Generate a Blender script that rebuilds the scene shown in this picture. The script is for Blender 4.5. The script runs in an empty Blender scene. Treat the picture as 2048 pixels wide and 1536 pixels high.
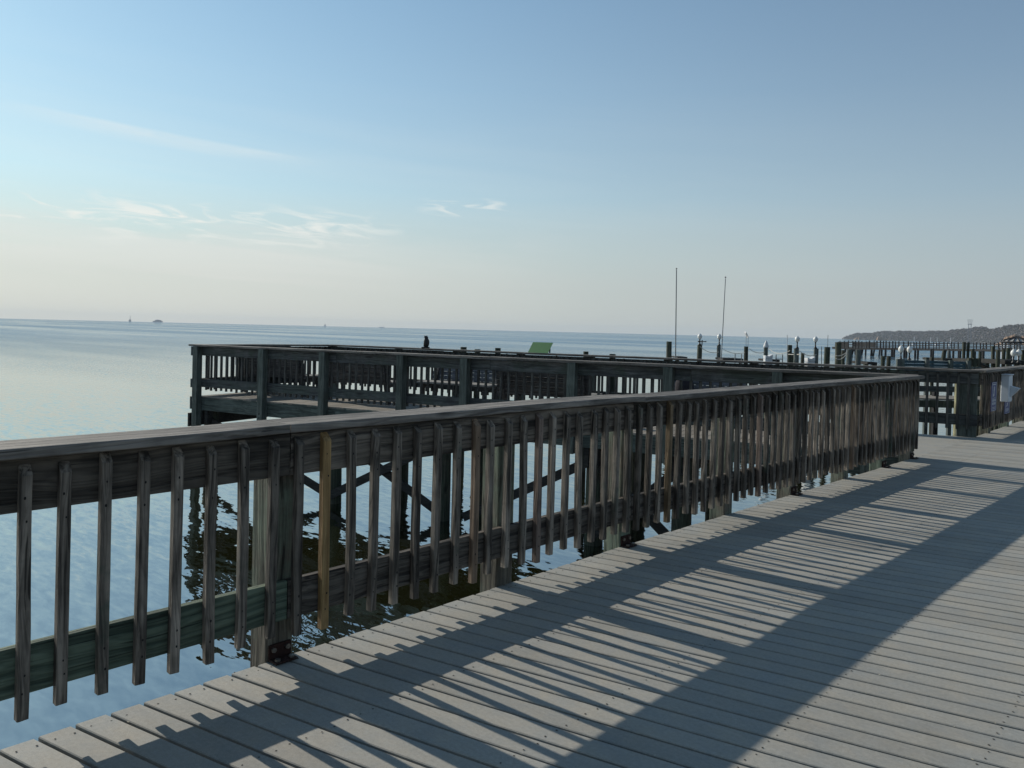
import bpy, bmesh, math, random
from mathutils import Vector, Matrix, Euler
R_ = math.radians
rnd = random.Random(7)
scene = bpy.context.scene
COL = scene.collection

# ------------------------------------------------------------------ camera
F_PX, W_PX, H_PX = 1539.0, 2048.0, 1536.0
EYE = Vector((3.13, 0.0, 1.53))
YAW, PITCH, ROLL = R_(43.0), R_(0.88), R_(1.40)
SHIFT_PX = 83.7
cam_d = bpy.data.cameras.new('camera'); cam = bpy.data.objects.new('camera', cam_d); COL.objects.link(cam)
cam_d.sensor_width = 36.0; cam_d.lens = 36.0 * F_PX / W_PX
cam_d.shift_y = -SHIFT_PX / W_PX
cam_d.clip_start = 0.05; cam_d.clip_end = 60000
ROT = Matrix.Rotation(YAW, 3, 'Z') @ Matrix.Rotation(R_(90) - PITCH, 3, 'X') @ Matrix.Rotation(ROLL, 3, 'Z')
cam.matrix_world = Matrix.Translation(EYE) @ ROT.to_4x4()
scene.camera = cam
FWD = Vector((-math.sin(YAW), math.cos(YAW), 0)); RGT = Vector((math.cos(YAW), math.sin(YAW), 0))

def ray(px, py):
    return (ROT @ Vector(((px - W_PX / 2) / F_PX, -(py - (H_PX / 2 - SHIFT_PX)) / F_PX, -1))).normalized()
def at_depth(px, py, d):                     # world point on a sight line, d metres ahead
    r = ray(px, py); return EYE + r * (d / r.dot(FWD))
def on_plane(px, py, z):
    r = ray(px, py); return EYE + r * ((z - EYE.z) / r.z)
WATER = -1.87

# ------------------------------------------------------------------ materials
def new_mat(name):
    m = bpy.data.materials.new(name); m.use_nodes = True
    nt = m.node_tree; b = nt.nodes['Principled BSDF']
    return m, nt, b
def nd(nt, typ, **kw):
    n = nt.nodes.new(typ)
    for k, v in kw.items():
        if k in n.inputs.keys(): n.inputs[k].default_value = v
        else: setattr(n, k, v)
    return n
def mix(nt, fac, a, b, mode='MIX'):
    n = nt.nodes.new('ShaderNodeMix'); n.data_type = 'RGBA'; n.blend_type = mode
    for sock, v in ((0, fac), (6, a), (7, b)):
        if hasattr(v, 'is_linked') or hasattr(v, 'links'): nt.links.new(v, n.inputs[sock])
        else: n.inputs[sock].default_value = v if sock == 0 else (*v, 1) if len(v) == 3 else v
    return n.outputs[2]
def ramp(nt, src, pts):
    n = nt.nodes.new('ShaderNodeValToRGB'); nt.links.new(src, n.inputs[0])
    e = n.color_ramp.elements
    while len(e) < len(pts): e.new(0.5)
    for i, (p, c) in enumerate(pts):
        e[i].position = p; e[i].color = (c, c, c, 1) if isinstance(c, (int, float)) else (*c, 1)
    return n.outputs[0]
def math_n(nt, op, a, b=0.0, clamp=False):
    n = nt.nodes.new('ShaderNodeMath'); n.operation = op; n.use_clamp = clamp
    for i, v in enumerate((a, b)):
        if isinstance(v, (int, float)): n.inputs[i].default_value = v
        else: nt.links.new(v, n.inputs[i])
    return n.outputs[0]

def wood(name, light, dark, axis='Z', grain=1.0, moss=None, moss_amt=0.0, rough=0.8, vary=0.35, stain=0.5, knots=True):
    m, nt, b = new_mat(name); L = nt.links
    tc = nd(nt, 'ShaderNodeTexCoord'); oi = nd(nt, 'ShaderNodeObjectInfo')
    off = nd(nt, 'ShaderNodeVectorMath', operation='SCALE'); off.inputs[0].default_value = (31, 17, 53)
    L.new(oi.outputs['Random'], off.inputs['Scale'])
    add = nd(nt, 'ShaderNodeVectorMath', operation='ADD'); L.new(tc.outputs['Object'], add.inputs[0]); L.new(off.outputs[0], add.inputs[1])
    # slow wander of the grain
    wn = nd(nt, 'ShaderNodeTexNoise', Scale=1.6, Detail=1.0); L.new(add.outputs[0], wn.inputs['Vector'])
    wv = nd(nt, 'ShaderNodeVectorMath', operation='SCALE'); L.new(wn.outputs['Color'], wv.inputs[0]); wv.inputs['Scale'].default_value = 0.09
    a2 = nd(nt, 'ShaderNodeVectorMath', operation='ADD'); L.new(add.outputs[0], a2.inputs[0]); L.new(wv.outputs[0], a2.inputs[1])
    s = {'X': (1.1, 34, 34), 'Y': (34, 1.1, 34), 'Z': (34, 34, 1.1)}[axis]
    mp = nd(nt, 'ShaderNodeMapping'); mp.inputs['Scale'].default_value = [v * grain for v in s]; L.new(a2.outputs[0], mp.inputs['Vector'])
    n1 = nd(nt, 'ShaderNodeTexNoise', Scale=1.0, Detail=5.0, Roughness=0.6, Distortion=0.6); L.new(mp.outputs[0], n1.inputs['Vector'])
    s2 = {'X': (.5, 9, 9), 'Y': (9, .5, 9), 'Z': (9, 9, .5)}[axis]
    mp2 = nd(nt, 'ShaderNodeMapping'); mp2.inputs['Scale'].default_value = s2; L.new(a2.outputs[0], mp2.inputs['Vector'])
    n2 = nd(nt, 'ShaderNodeTexNoise', Scale=1.0, Detail=1.0, Distortion=0.3); L.new(mp2.outputs[0], n2.inputs['Vector'])
    rings = math_n(nt, 'FRACT', math_n(nt, 'MULTIPLY', n2.outputs[0], 13.0))
    rings = ramp(nt, rings, [(0.0, 0.15), (0.25, 0.75), (0.8, 1.0), (1.0, 0.2)])
    g = math_n(nt, 'MULTIPLY', ramp(nt, n1.outputs[0], [(0.38, 0.0), (0.58, 1.0)]), math_n(nt, 'ADD', math_n(nt, 'MULTIPLY', rings, 0.55), 0.45))
    col = mix(nt, g, dark, light)
    # blotches and weathering
    st = nd(nt, 'ShaderNodeTexNoise', Scale=3.0, Detail=4.0, Roughness=0.65); L.new(add.outputs[0], st.inputs['Vector'])
    stm = ramp(nt, st.outputs[0], [(0.35, 1.0 - stain), (0.62, 1.0)])
    col = mix(nt, 1.0, col, stm, 'MULTIPLY')
    vr = math_n(nt, 'ADD', math_n(nt, 'MULTIPLY', oi.outputs['Random'], vary * 2), 1.0 - vary)
    cmb = nd(nt, 'ShaderNodeCombineColor')
    for i in range(3): L.new(vr, cmb.inputs[i])
    col = mix(nt, 1.0, col, cmb.outputs[0], 'MULTIPLY')
    if moss:
        mn = nd(nt, 'ShaderNodeTexNoise', Scale=2.2, Detail=5.0, Roughness=0.7); L.new(add.outputs[0], mn.inputs['Vector'])
        mm = ramp(nt, mn.outputs[0], [(0.62 - moss_amt * 0.35, 0.0), (0.72 - moss_amt * 0.2, 1.0)])
        col = mix(nt, mm, col, mix(nt, g, [c * 0.5 for c in moss], moss))
    if knots:
        sk = {'X': (2.2, 7, 7), 'Y': (7, 2.2, 7), 'Z': (7, 7, 2.2)}[axis]
        mk = nd(nt, 'ShaderNodeMapping'); mk.inputs['Scale'].default_value = sk; L.new(add.outputs[0], mk.inputs['Vector'])
        vo = nd(nt, 'ShaderNodeTexVoronoi', Scale=0.55); L.new(mk.outputs[0], vo.inputs['Vector'])
        km = ramp(nt, vo.outputs['Distance'], [(0.05, 1.0), (0.13, 0.0)])
        col = mix(nt, math_n(nt, 'MULTIPLY', km, 0.75), col, [c * 0.35 for c in dark])
    # drying checks: thin dark splits along the grain
    sc_ = {'X': (.9, 62, 62), 'Y': (62, .9, 62), 'Z': (62, 62, .9)}[axis]
    mc = nd(nt, 'ShaderNodeMapping'); mc.inputs['Scale'].default_value = sc_; L.new(a2.outputs[0], mc.inputs['Vector'])
    cn = nd(nt, 'ShaderNodeTexNoise', Scale=1.0, Detail=2.0, Roughness=0.5); L.new(mc.outputs[0], cn.inputs['Vector'])
    ck = ramp(nt, cn.outputs[0], [(0.66, 0.0), (0.70, 1.0)])
    col = mix(nt, math_n(nt, 'MULTIPLY', ck, 0.8), col, [c * 0.3 for c in dark])
    L.new(col, b.inputs['Base Color']); b.inputs['Roughness'].default_value = rough
    b.inputs['Specular IOR Level'].default_value = 0.3
    bp = nd(nt, 'ShaderNodeBump', Strength=0.9, Distance=0.004); L.new(g, bp.inputs['Height']); L.new(bp.outputs[0], b.inputs['Normal'])
    return m

def plain(name, col, rough=0.6, metal=0.0, noise=0.15, scale=20.0, spec=0.4):
    m, nt, b = new_mat(name); L = nt.links
    tc = nd(nt, 'ShaderNodeTexCoord')
    n = nd(nt, 'ShaderNodeTexNoise', Scale=scale, Detail=5.0, Roughness=0.65); L.new(tc.outputs['Object'], n.inputs['Vector'])
    v = ramp(nt, n.outputs[0], [(0.3, 1.0 - noise), (0.7, 1.0)])
    L.new(mix(nt, 1.0, (*col, 1), v, 'MULTIPLY'), b.inputs['Base Color'])
    b.inputs['Roughness'].default_value = rough; b.inputs['Metallic'].default_value = metal
    b.inputs['Specular IOR Level'].default_value = spec
    return m

GREY_L, GREY_D = (0.20, 0.185, 0.165), (0.055, 0.052, 0.048)
M = {}
M['bal'] = wood('weathered_baluster', (0.275, 0.232, 0.188), (0.044, 0.037, 0.030), 'Z', moss=(0.08, 0.10, 0.075), moss_amt=0.12)
M['bal_tan'] = wood('new_pine', (0.38, 0.25, 0.11), (0.20, 0.12, 0.048), 'Z', vary=0.05, stain=0.25)
M['bal_tan2'] = wood('aged_pine', (0.27, 0.19, 0.11), (0.11, 0.075, 0.042), 'Z', vary=0.1, stain=0.4)
M['bal_pale'] = wood('pale_pine', (0.32, 0.23, 0.155), (0.15, 0.10, 0.07), 'Z', vary=0.1, stain=0.3)
M['bal_red'] = wood('reddish_pine', (0.245, 0.185, 0.15), (0.09, 0.066, 0.053), 'Z', vary=0.1, stain=0.3)
M['rail'] = wood('weathered_rail', (0.16, 0.135, 0.108), (0.024, 0.020, 0.017), 'X')
M['rail_low'] = wood('weathered_low_rail', (0.18, 0.155, 0.128), (0.034, 0.029, 0.025), 'X')
M['rail_green'] = wood('green_treated_rail', (0.15, 0.19, 0.135), (0.042, 0.062, 0.045), 'X', vary=0.05, stain=0.3)
M['cap'] = wood('cap_board', (0.24, 0.217, 0.19), (0.095, 0.085, 0.075), 'X', grain=1.0, stain=0.42, vary=0.12, rough=0.7)
M['post'] = wood('treated_post', (0.22, 0.195, 0.15), (0.065, 0.058, 0.045), 'Z', moss=(0.18, 0.215, 0.16), moss_amt=0.5, vary=0.12)
M['pier_rail'] = wood('pier_rail_wood', (0.115, 0.12, 0.12), (0.036, 0.039, 0.041), 'X', moss=(0.07, 0.085, 0.075), moss_amt=0.5, vary=0.15)
M['pier_post'] = wood('pier_post_wood', (0.13, 0.15, 0.132), (0.06, 0.072, 0.062), 'Z', vary=0.15, stain=0.3)
M['pier_bal'] = wood('pier_baluster_wood', (0.115, 0.112, 0.10), (0.035, 0.034, 0.032), 'Z', vary=0.3)
M['fascia'] = wood('green_fascia', (0.11, 0.135, 0.12), (0.042, 0.054, 0.048), 'X', vary=0.15, stain=0.35)
M['dark'] = wood('creosote_timber', (0.035, 0.035, 0.032), (0.012, 0.012, 0.012), 'X', vary=0.2)
M['pile'] = wood('piling_wood', (0.085, 0.085, 0.060), (0.022, 0.024, 0.018), 'Z', moss=(0.045, 0.06, 0.04), moss_amt=0.6, vary=0.35)
M['pile_grey'] = wood('grey_piling', (0.15, 0.17, 0.165), (0.06, 0.07, 0.07), 'Z', moss=(0.09, 0.12, 0.11), moss_amt=0.5, vary=0.2)
M['pile_pale'] = wood('pale_piling', (0.42, 0.40, 0.24), (0.20, 0.19, 0.11), 'Z', vary=0.05)
M['bench'] = wood('bench_slat', (0.12, 0.115, 0.11), (0.045, 0.043, 0.042), 'X', vary=0.2)
M['bench_blue'] = wood('bench_slat_bluegrey', (0.16, 0.17, 0.19), (0.07, 0.075, 0.09), 'X', vary=0.2)
M['seat'] = wood('bench_seat_top', (0.36, 0.35, 0.32), (0.18, 0.17, 0.16), 'X', vary=0.1)
M['rust'] = plain('rusted_steel', (0.045, 0.019, 0.014), 0.85, 0.2, 0.7, 60, 0.3)
M['bolt'] = plain('galvanised_bolt', (0.22, 0.19, 0.16), 0.5, 0.6, 0.5, 90)
M['hole'] = plain('screw_head', (0.012, 0.010, 0.009), 0.9, 0, 0.3)
M['black'] = plain('black_paint', (0.012, 0.012, 0.013), 0.5, 0, 0.3)
M['white'] = plain('white_plastic', (0.48, 0.50, 0.52), 0.5, 0, 0.15, 9)
M['boxwhite'] = plain('box_plastic', (0.50, 0.54, 0.58), 0.45, 0, 0.12, 6)
M['globe'] = plain('opal_globe', (0.60, 0.61, 0.59), 0.35, 0, 0.05, 5)
M['blue'] = plain('blue_sign_face', (0.025, 0.035, 0.16), 0.45, 0, 0.1)
M['green'] = plain('green_panel_paint', (0.045, 0.155, 0.042), 0.5, 0, 0.2, 14)
M['rope'] = plain('rope_fibre', (0.45, 0.44, 0.40), 0.9, 0, 0.3, 80)
M['tealboard'] = wood('teal_board', (0.07, 0.13, 0.16), (0.03, 0.065, 0.085), 'X', vary=0.15)
M['galv'] = plain('galvanised_pole', (0.20, 0.22, 0.23), 0.5, 0.3, 0.3)
M['rock'] = plain('wet_rock', (0.03, 0.03, 0.028), 0.6, 0, 0.6, 6)
M['drift'] = wood('driftwood', (0.5, 0.46, 0.36), (0.26, 0.24, 0.18), 'X', vary=0.1)
M['far_dark'] = plain('far_timber', (0.012, 0.013, 0.015), 0.9, 0, 0.4, 0.5)
M['orange_clay'] = plain('clay_bluff', (0.34, 0.235, 0.165), 0.95, 0, 0.35, 0.12)
M['roof_white'] = plain('pale_canopy', (0.36, 0.36, 0.35), 0.8, 0, 0.2, 1)
M['far_white'] = plain('far_white_hull', (0.6, 0.62, 0.65), 0.6, 0, 0.1, 1)
M['ship'] = plain('ship_paint', (0.10, 0.12, 0.16), 0.6, 0, 0.2, 0.05)
M['pink'] = plain('pink_plastic', (0.42, 0.20, 0.22), 0.6, 0, 0.15)
M['bag'] = plain('dark_canvas', (0.02, 0.018, 0.025), 0.9, 0, 0.4)

# deck boards: composite, speckled, each board its own tone
def deck_mat(name, c, spread=0.10):
    m, nt, b = new_mat(name); L = nt.links
    geo = nd(nt, 'ShaderNodeNewGeometry'); tc = nd(nt, 'ShaderNodeTexCoord')
    n1 = nd(nt, 'ShaderNodeTexNoise', Scale=420.0, Detail=3.0, Roughness=0.7); L.new(tc.outputs['Object'], n1.inputs['Vector'])
    n2 = nd(nt, 'ShaderNodeTexNoise', Scale=5.0, Detail=6.0, Roughness=0.7); L.new(tc.outputs['Object'], n2.inputs['Vector'])
    n3 = nd(nt, 'ShaderNodeTexNoise', Scale=60.0, Detail=3.0, Roughness=0.6); L.new(tc.outputs['Object'], n3.inputs['Vector'])
    v = math_n(nt, 'ADD', math_n(nt, 'MULTIPLY', geo.outputs['Random Per Island'], spread * 2), 1.0 - spread)
    v = math_n(nt, 'MULTIPLY', v, math_n(nt, 'ADD', math_n(nt, 'MULTIPLY', n1.outputs[0], 1.1), 0.45))
    v = math_n(nt, 'MULTIPLY', v, math_n(nt, 'ADD', math_n(nt, 'MULTIPLY', n2.outputs[0], 0.36), 0.82))
    v = math_n(nt, 'MULTIPLY', v, math_n(nt, 'ADD', math_n(nt, 'MULTIPLY', n3.outputs[0], 0.44), 0.78))
    mpx = nd(nt, 'ShaderNodeMapping'); mpx.inputs['Rotation'].default_value = (0, 0, R_(-13.6)); mpx.inputs['Scale'].default_value = (1.6, 70, 1); L.new(tc.outputs['Object'], mpx.inputs['Vector'])
    n4 = nd(nt, 'ShaderNodeTexNoise', Scale=1.0, Detail=4.0, Roughness=0.65); L.new(mpx.outputs[0], n4.inputs['Vector'])
    v = math_n(nt, 'MULTIPLY', v, math_n(nt, 'ADD', math_n(nt, 'MULTIPLY', n4.outputs[0], 0.26), 0.87))
    n5 = nd(nt, 'ShaderNodeTexNoise', Scale=1.1, Detail=5.0, Roughness=0.75); L.new(tc.outputs['Object'], n5.inputs['Vector'])
    v = math_n(nt, 'MULTIPLY', v, ramp(nt, n5.outputs[0], [(0.30, 0.86), (0.50, 1.0), (0.75, 1.05)]))
    cmb = nd(nt, 'ShaderNodeCombineColor')
    for i in range(3): L.new(v, cmb.inputs[i])
    tint = mix(nt, ramp(nt, n2.outputs[0], [(0.35, 0.0), (0.65, 1.0)]), c, [c[0] * 1.06, c[1] * 0.985, c[2] * 0.90])
    L.new(mix(nt, 1.0, tint, cmb.outputs[0], 'MULTIPLY'), b.inputs['Base Color'])
    b.inputs['Roughness'].default_value = 0.75; b.inputs['Specular IOR Level'].default_value = 0.35
    bp = nd(nt, 'ShaderNodeBump', Strength=0.25, Distance=0.002); L.new(n1.outputs[0], bp.inputs['Height']); L.new(bp.outputs[0], b.inputs['Normal'])
    return m
M['deck'] = deck_mat('composite_deck', (0.256, 0.258, 0.24), 0.11)
M['deck_pier'] = deck_mat('pier_deck_boards', (0.18, 0.17, 0.15), 0.2)

# water
def water_mat():
    m, nt, b = new_mat('bay_water'); L = nt.links
    geo = nd(nt, 'ShaderNodeNewGeometry'); P = geo.outputs['Position']
    # offshore distance decides where the breeze ruffles the surface
    dot = nd(nt, 'ShaderNodeVectorMath', operation='DOT_PRODUCT'); L.new(P, dot.inputs[0]); dot.inputs[1].default_value = (-0.766, 0.643, 0)
    big = nd(nt, 'ShaderNodeMapping'); big.inputs['Rotation'].default_value = (0, 0, R_(-46)); big.inputs['Scale'].default_value = (0.0035, 0.022, 1); L.new(P, big.inputs['Vector'])
    bn = nd(nt, 'ShaderNodeTexNoise', Scale=1.0, Detail=4.0, Roughness=0.6); L.new(big.outputs[0], bn.inputs['Vector'])
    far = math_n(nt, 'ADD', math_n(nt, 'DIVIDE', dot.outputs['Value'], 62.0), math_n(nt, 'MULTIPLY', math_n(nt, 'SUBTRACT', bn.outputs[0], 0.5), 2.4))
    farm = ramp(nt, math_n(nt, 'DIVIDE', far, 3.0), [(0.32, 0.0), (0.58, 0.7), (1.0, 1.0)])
    band = ramp(nt, bn.outputs[0], [(0.38, 0.25), (0.60, 1.0)])
    def slope(scale, rotz, sx, sy, det):
        mp = nd(nt, 'ShaderNodeMapping'); mp.inputs['Rotation'].default_value = (0, 0, R_(rotz)); mp.inputs['Scale'].default_value = (sx, sy, 1); L.new(P, mp.inputs['Vector'])
        n = nd(nt, 'ShaderNodeTexNoise', Scale=scale, Detail=det, Roughness=0.55, Distortion=0.4); L.new(mp.outputs[0], n.inputs['Vector'])
        v = nd(nt, 'ShaderNodeVectorMath', operation='SUBTRACT'); L.new(n.outputs['Color'], v.inputs[0]); v.inputs[1].default_value = (0.5, 0.5, 0.5)
        return v.outputs[0]
    s1 = slope(8.0, -43, 0.34, 1.1, 2.5); s2 = slope(2.6, -49, 0.35, 1.2, 1.5); s3 = slope(14.0, -37, 0.5, 1.2, 2.0)
    def scl(v, k):
        n = nd(nt, 'ShaderNodeVectorMath', operation='SCALE'); L.new(v, n.inputs[0])
        if isinstance(k, (int, float)): n.inputs['Scale'].default_value = k
        else: L.new(k, n.inputs['Scale'])
        return n.outputs[0]
    def addv(a, c):
        n = nd(nt, 'ShaderNodeVectorMath', operation='ADD'); L.new(a, n.inputs[0]); L.new(c, n.inputs[1]); return n.outputs[0]
    k1 = math_n(nt, 'ADD', 0.145, math_n(nt, 'MULTIPLY', math_n(nt, 'MULTIPLY', farm, band), 1.3))
    v = addv(addv(scl(s1, k1), scl(s2, 0.075)), scl(s3, math_n(nt, 'MULTIPLY', k1, 0.35)))
    flat = nd(nt, 'ShaderNodeVectorMath', operation='MULTIPLY'); L.new(v, flat.inputs[0]); flat.inputs[1].default_value = (1, 1, 0)
    up = nd(nt, 'ShaderNodeVectorMath', operation='ADD'); L.new(flat.outputs[0], up.inputs[0]); up.inputs[1].default_value = (0, 0, 1)
    nn = nd(nt, 'ShaderNodeVectorMath', operation='NORMALIZE'); L.new(up.outputs[0], nn.inputs[0])
    gl = nd(nt, 'ShaderNodeBsdfGlossy'); gl.inputs['Roughness'].default_value = 0.02; L.new(nn.outputs[0], gl.inputs['Normal']); gl.inputs['Color'].default_value = (0.95, 0.975, 0.96, 1)
    fr = nd(nt, 'ShaderNodeFresnel'); fr.inputs['IOR'].default_value = 1.45; L.new(nn.outputs[0], fr.inputs['Normal'])
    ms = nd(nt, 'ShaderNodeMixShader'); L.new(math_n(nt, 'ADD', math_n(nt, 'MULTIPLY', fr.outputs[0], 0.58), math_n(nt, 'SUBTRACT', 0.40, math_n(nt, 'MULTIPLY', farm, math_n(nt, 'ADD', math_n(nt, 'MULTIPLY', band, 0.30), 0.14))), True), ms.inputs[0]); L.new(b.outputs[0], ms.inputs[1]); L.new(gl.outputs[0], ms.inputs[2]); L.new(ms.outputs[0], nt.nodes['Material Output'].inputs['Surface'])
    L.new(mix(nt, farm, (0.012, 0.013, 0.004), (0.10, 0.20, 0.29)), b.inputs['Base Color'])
    b.inputs['Roughness'].default_value = 0.6; b.inputs['Specular IOR Level'].default_value = 0.0
    return m
M['water'] = water_mat()

# ------------------------------------------------------------------ mesh helpers
class MB:
    def __init__(s): s.v = []; s.f = []; s.mi = []
    def add(s, vs, fs, mi=0):
        o = len(s.v); s.v += [tuple(v) for v in vs]; s.f += [tuple(i + o for i in f) for f in fs]; s.mi += [mi] * len(fs); return s
    def box(s, x0, x1, y0, y1, z0, z1, mi=0, M4=None, ch=0.0):
        if ch <= 0:
            vs = [Vector((x, y, z)) for z in (z0, z1) for x, y in ((x0, y0), (x1, y0), (x1, y1), (x0, y1))]
            fs = [(3, 2, 1, 0), (4, 5, 6, 7), (0, 1, 5, 4), (1, 2, 6, 5), (2, 3, 7, 6), (3, 0, 4, 7)]
        else:
            bm = bmesh.new(); bmesh.ops.create_cube(bm, size=1)
            for v in bm.verts: v.co = Vector(((x0 + x1) / 2 + v.co.x * (x1 - x0), (y0 + y1) / 2 + v.co.y * (y1 - y0), (z0 + z1) / 2 + v.co.z * (z1 - z0)))
            bmesh.ops.bevel(bm, geom=list(bm.edges), offset=ch, segments=1, affect='EDGES')
            bm.verts.index_update(); vs = [v.co.copy() for v in bm.verts]; fs = [tuple(v.index for v in f.verts) for f in bm.faces]; bm.free()
        if M4: vs = [M4 @ v for v in vs]
        return s.add(vs, fs, mi)
    def tube(s, pts, r, n=10, mi=0, cap=True, r1=None):
        pts = [Vector(p) for p in pts]; rings = []
        for i, p in enumerate(pts):
            d = (pts[min(i + 1, len(pts) - 1)] - pts[max(i - 1, 0)]).normalized()
            a = d.orthogonal().normalized() if i == 0 else (a - d * a.dot(d)).normalized()
            b = d.cross(a); rr = r[i] if isinstance(r, (list, tuple)) else r
            rings.append([p + (a * math.cos(t) + b * math.sin(t)) * rr for t in [2 * math.pi * k / n for k in range(n)]])
        vs = [v for q in rings for v in q]; fs = []
        for i in range(len(pts) - 1):
            for k in range(n):
                fs.append((i * n + k, i * n + (k + 1) % n, (i + 1) * n + (k + 1) % n, (i + 1) * n + k))
        if cap: fs += [tuple(reversed(range(n))), tuple((len(pts) - 1) * n + k for k in range(n))]
        return s.add(vs, fs, mi)
    def lathe(s, prof, n=20, mi=0, c=(0, 0, 0)):
        c = Vector(c); vs = []; fs = []
        for r, z in prof:
            vs += [c + Vector((r * math.cos(2 * math.pi * k / n), r * math.sin(2 * math.pi * k / n), z)) for k in range(n)]
        for i in range(len(prof) - 1):
            for k in range(n): fs.append((i * n + k, i * n + (k + 1) % n, (i + 1) * n + (k + 1) % n, (i + 1) * n + k))
        fs += [tuple(reversed(range(n))), tuple((len(prof) - 1) * n + k for k in range(n))]
        return s.add(vs, fs, mi)
    def mesh(s, name, mats, smooth=False):
        me = bpy.data.meshes.new(name); me.from_pydata(s.v, [], s.f)
        for m in (mats if isinstance(mats, (list, tuple)) else [mats]): me.materials.append(m)
        me.polygons.foreach_set('material_index', s.mi)
        if smooth: me.polygons.foreach_set('use_smooth', [True] * len(s.f))
        me.update(); return me
    def build(s, name, mats, parent=None, smooth=False, loc=None, rotz=None):
        return link(name, s.mesh(name, mats, smooth), parent, loc, rotz)
def link(name, me, parent=None, loc=None, rotz=None):
    o = bpy.data.objects.new(name, me); COL.objects.link(o)
    if parent: o.parent = parent
    if loc is not None: o.location = loc
    if rotz is not None: o.rotation_euler.z = rotz
    return o
def tag(o, label=None, cat=None, group=None, kind=None):
    if label: o['label'] = label
    if cat: o['category'] = cat
    if group: o['group'] = group
    if kind: o['kind'] = kind
    return o
def empty(name, loc, rotz=0.0):
    o = bpy.data.objects.new(name, None); COL.objects.link(o); o.location = loc; o.rotation_euler.z = rotz; o.empty_display_size = 0.2
    return o

# ------------------------------------------------------------------ layout
C0 = Vector((0.15, 10.97, 0))
UB = Vector((-0.962, -0.2735, 0)).normalized()
NB = Vector((UB.y, -UB.x, 0))            # from the near railing across the side pier
if NB.y < 0: NB = -NB
E0 = C0 + UB * 13.36
Q0 = Vector((0.22, 14.05, 0)); E1 = Vector((-12.9, 10.66, 0))
UC = (E1 - Q0).normalized()
def hit_line(px, P, U, y=700):                   # where the sight column px crosses a vertical plane through P along U
    r = ray(px, y); r = Vector((r.x, r.y, 0)); e = Vector((EYE.x, EYE.y, 0)); d = P - e
    det = r.x * (-U.y) + U.x * r.y
    a = (d.x * (-U.y) + U.x * d.y) / det; t = (r.x * d.y - r.y * d.x) / det
    return t, e + r * a

# ------------------------------------------------------------------ railings
def baluster_mesh(name, mat, z0, z1, w=0.038, warp=0.004, screws=True, rg=rnd, sgn=1):
    """a square picket, mitred at the top so it sheds rain to the walkway side (sgn*y)"""
    mb = MB(); n = 9; c = w * 0.10; h = w / 2
    sec = [(-h + c, -h), (h - c, -h), (h, -h + c), (h, h - c), (h - c, h), (-h + c, h), (-h, h - c), (-h, -h + c)]
    ax = [rg.uniform(-warp, warp) for _ in range(2)]; tw = rg.uniform(-.10, .10) if warp > .003 else 0
    lean = rg.uniform(-.006, .006) if warp > .003 else 0; bow = rg.uniform(-warp, warp)
    vs = []
    for i in range(n):
        t = i / (n - 1); z = z0 + (z1 - z0) * t
        dx = math.sin(t * math.pi) * bow + ax[0] * math.sin(t * 5 + ax[1] * 900) * .5 + lean * (t - .5) * 2; a = tw * (t - .5)
        ww = 1 + rg.uniform(-.03, .03)
        for (x, y) in sec:
            X = x * math.cos(a) - y * math.sin(a); Y = x * math.sin(a) + y * math.cos(a)
            zz = z
            if i == n - 1: zz = z1 + .006 - (h + sgn * y) * 0.95
            if i == 0: zz = z0 + rg.uniform(-.001, .001)
            vs.append((X * ww + dx, Y, zz))
    fs = [(i * 8 + k, i * 8 + (k + 1) % 8, (i + 1) * 8 + (k + 1) % 8, (i + 1) * 8 + k) for i in range(n - 1) for k in range(8)]
    fs += [tuple(reversed(range(8))), tuple((n - 1) * 8 + k for k in range(8))]
    mb.add(vs, fs)
    if screws:
        for z in (z0 + .10, z0 + .17, z1 - .10, z1 - .20):
            zz = z + rg.uniform(-.012, .012); xx = rg.uniform(-.005, .005); y = sgn * (h + .0006)
            r = rg.uniform(.0028, .0045)
            ring = [(xx + r * math.cos(k * 1.047), y, zz + r * 1.5 * math.sin(k * 1.047)) for k in range(6)]
            mb.add(ring, [(0, 1, 2, 3, 4, 5) if sgn < 0 else (5, 4, 3, 2, 1, 0)], 1)
    return mb.mesh(name, [mat, M['hole']])

def board(mb, x0, x1, y0, y1, z0, z1, mi=0, ch=0.003, off=None):
    """a long board split along its length so it can be slightly uneven"""
    n = max(2, int((x1 - x0) / (0.12 if off else 0.35))); c = ch; sec = [(y0 + c, z0), (y1 - c, z0), (y1, z0 + c), (y1, z1 - c), (y1 - c, z1), (y0 + c, z1), (y0, z1 - c), (y0, z0 + c)]
    ph = rnd.uniform(0, 6); vs = []
    for i in range(n + 1):
        t = i / n; x = x0 + (x1 - x0) * t; dz = 0.0018 * math.sin(ph + t * 7); dy = 0.0012 * math.sin(ph * 2 + t * 5)
        oy, oz = off(x) if off else (0, 0)
        for (y, z) in sec: vs.append((x, y + dy + oy, z + dz + oz))
    fs = [(i * 8 + k, (i + 1) * 8 + k, (i + 1) * 8 + (k + 1) % 8, i * 8 + (k + 1) % 8) for i in range(n) for k in range(8)]
    fs += [tuple(range(8)), tuple(reversed([n * 8 + k for k in range(8)]))]
    return mb.add(vs, fs, mi)

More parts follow.
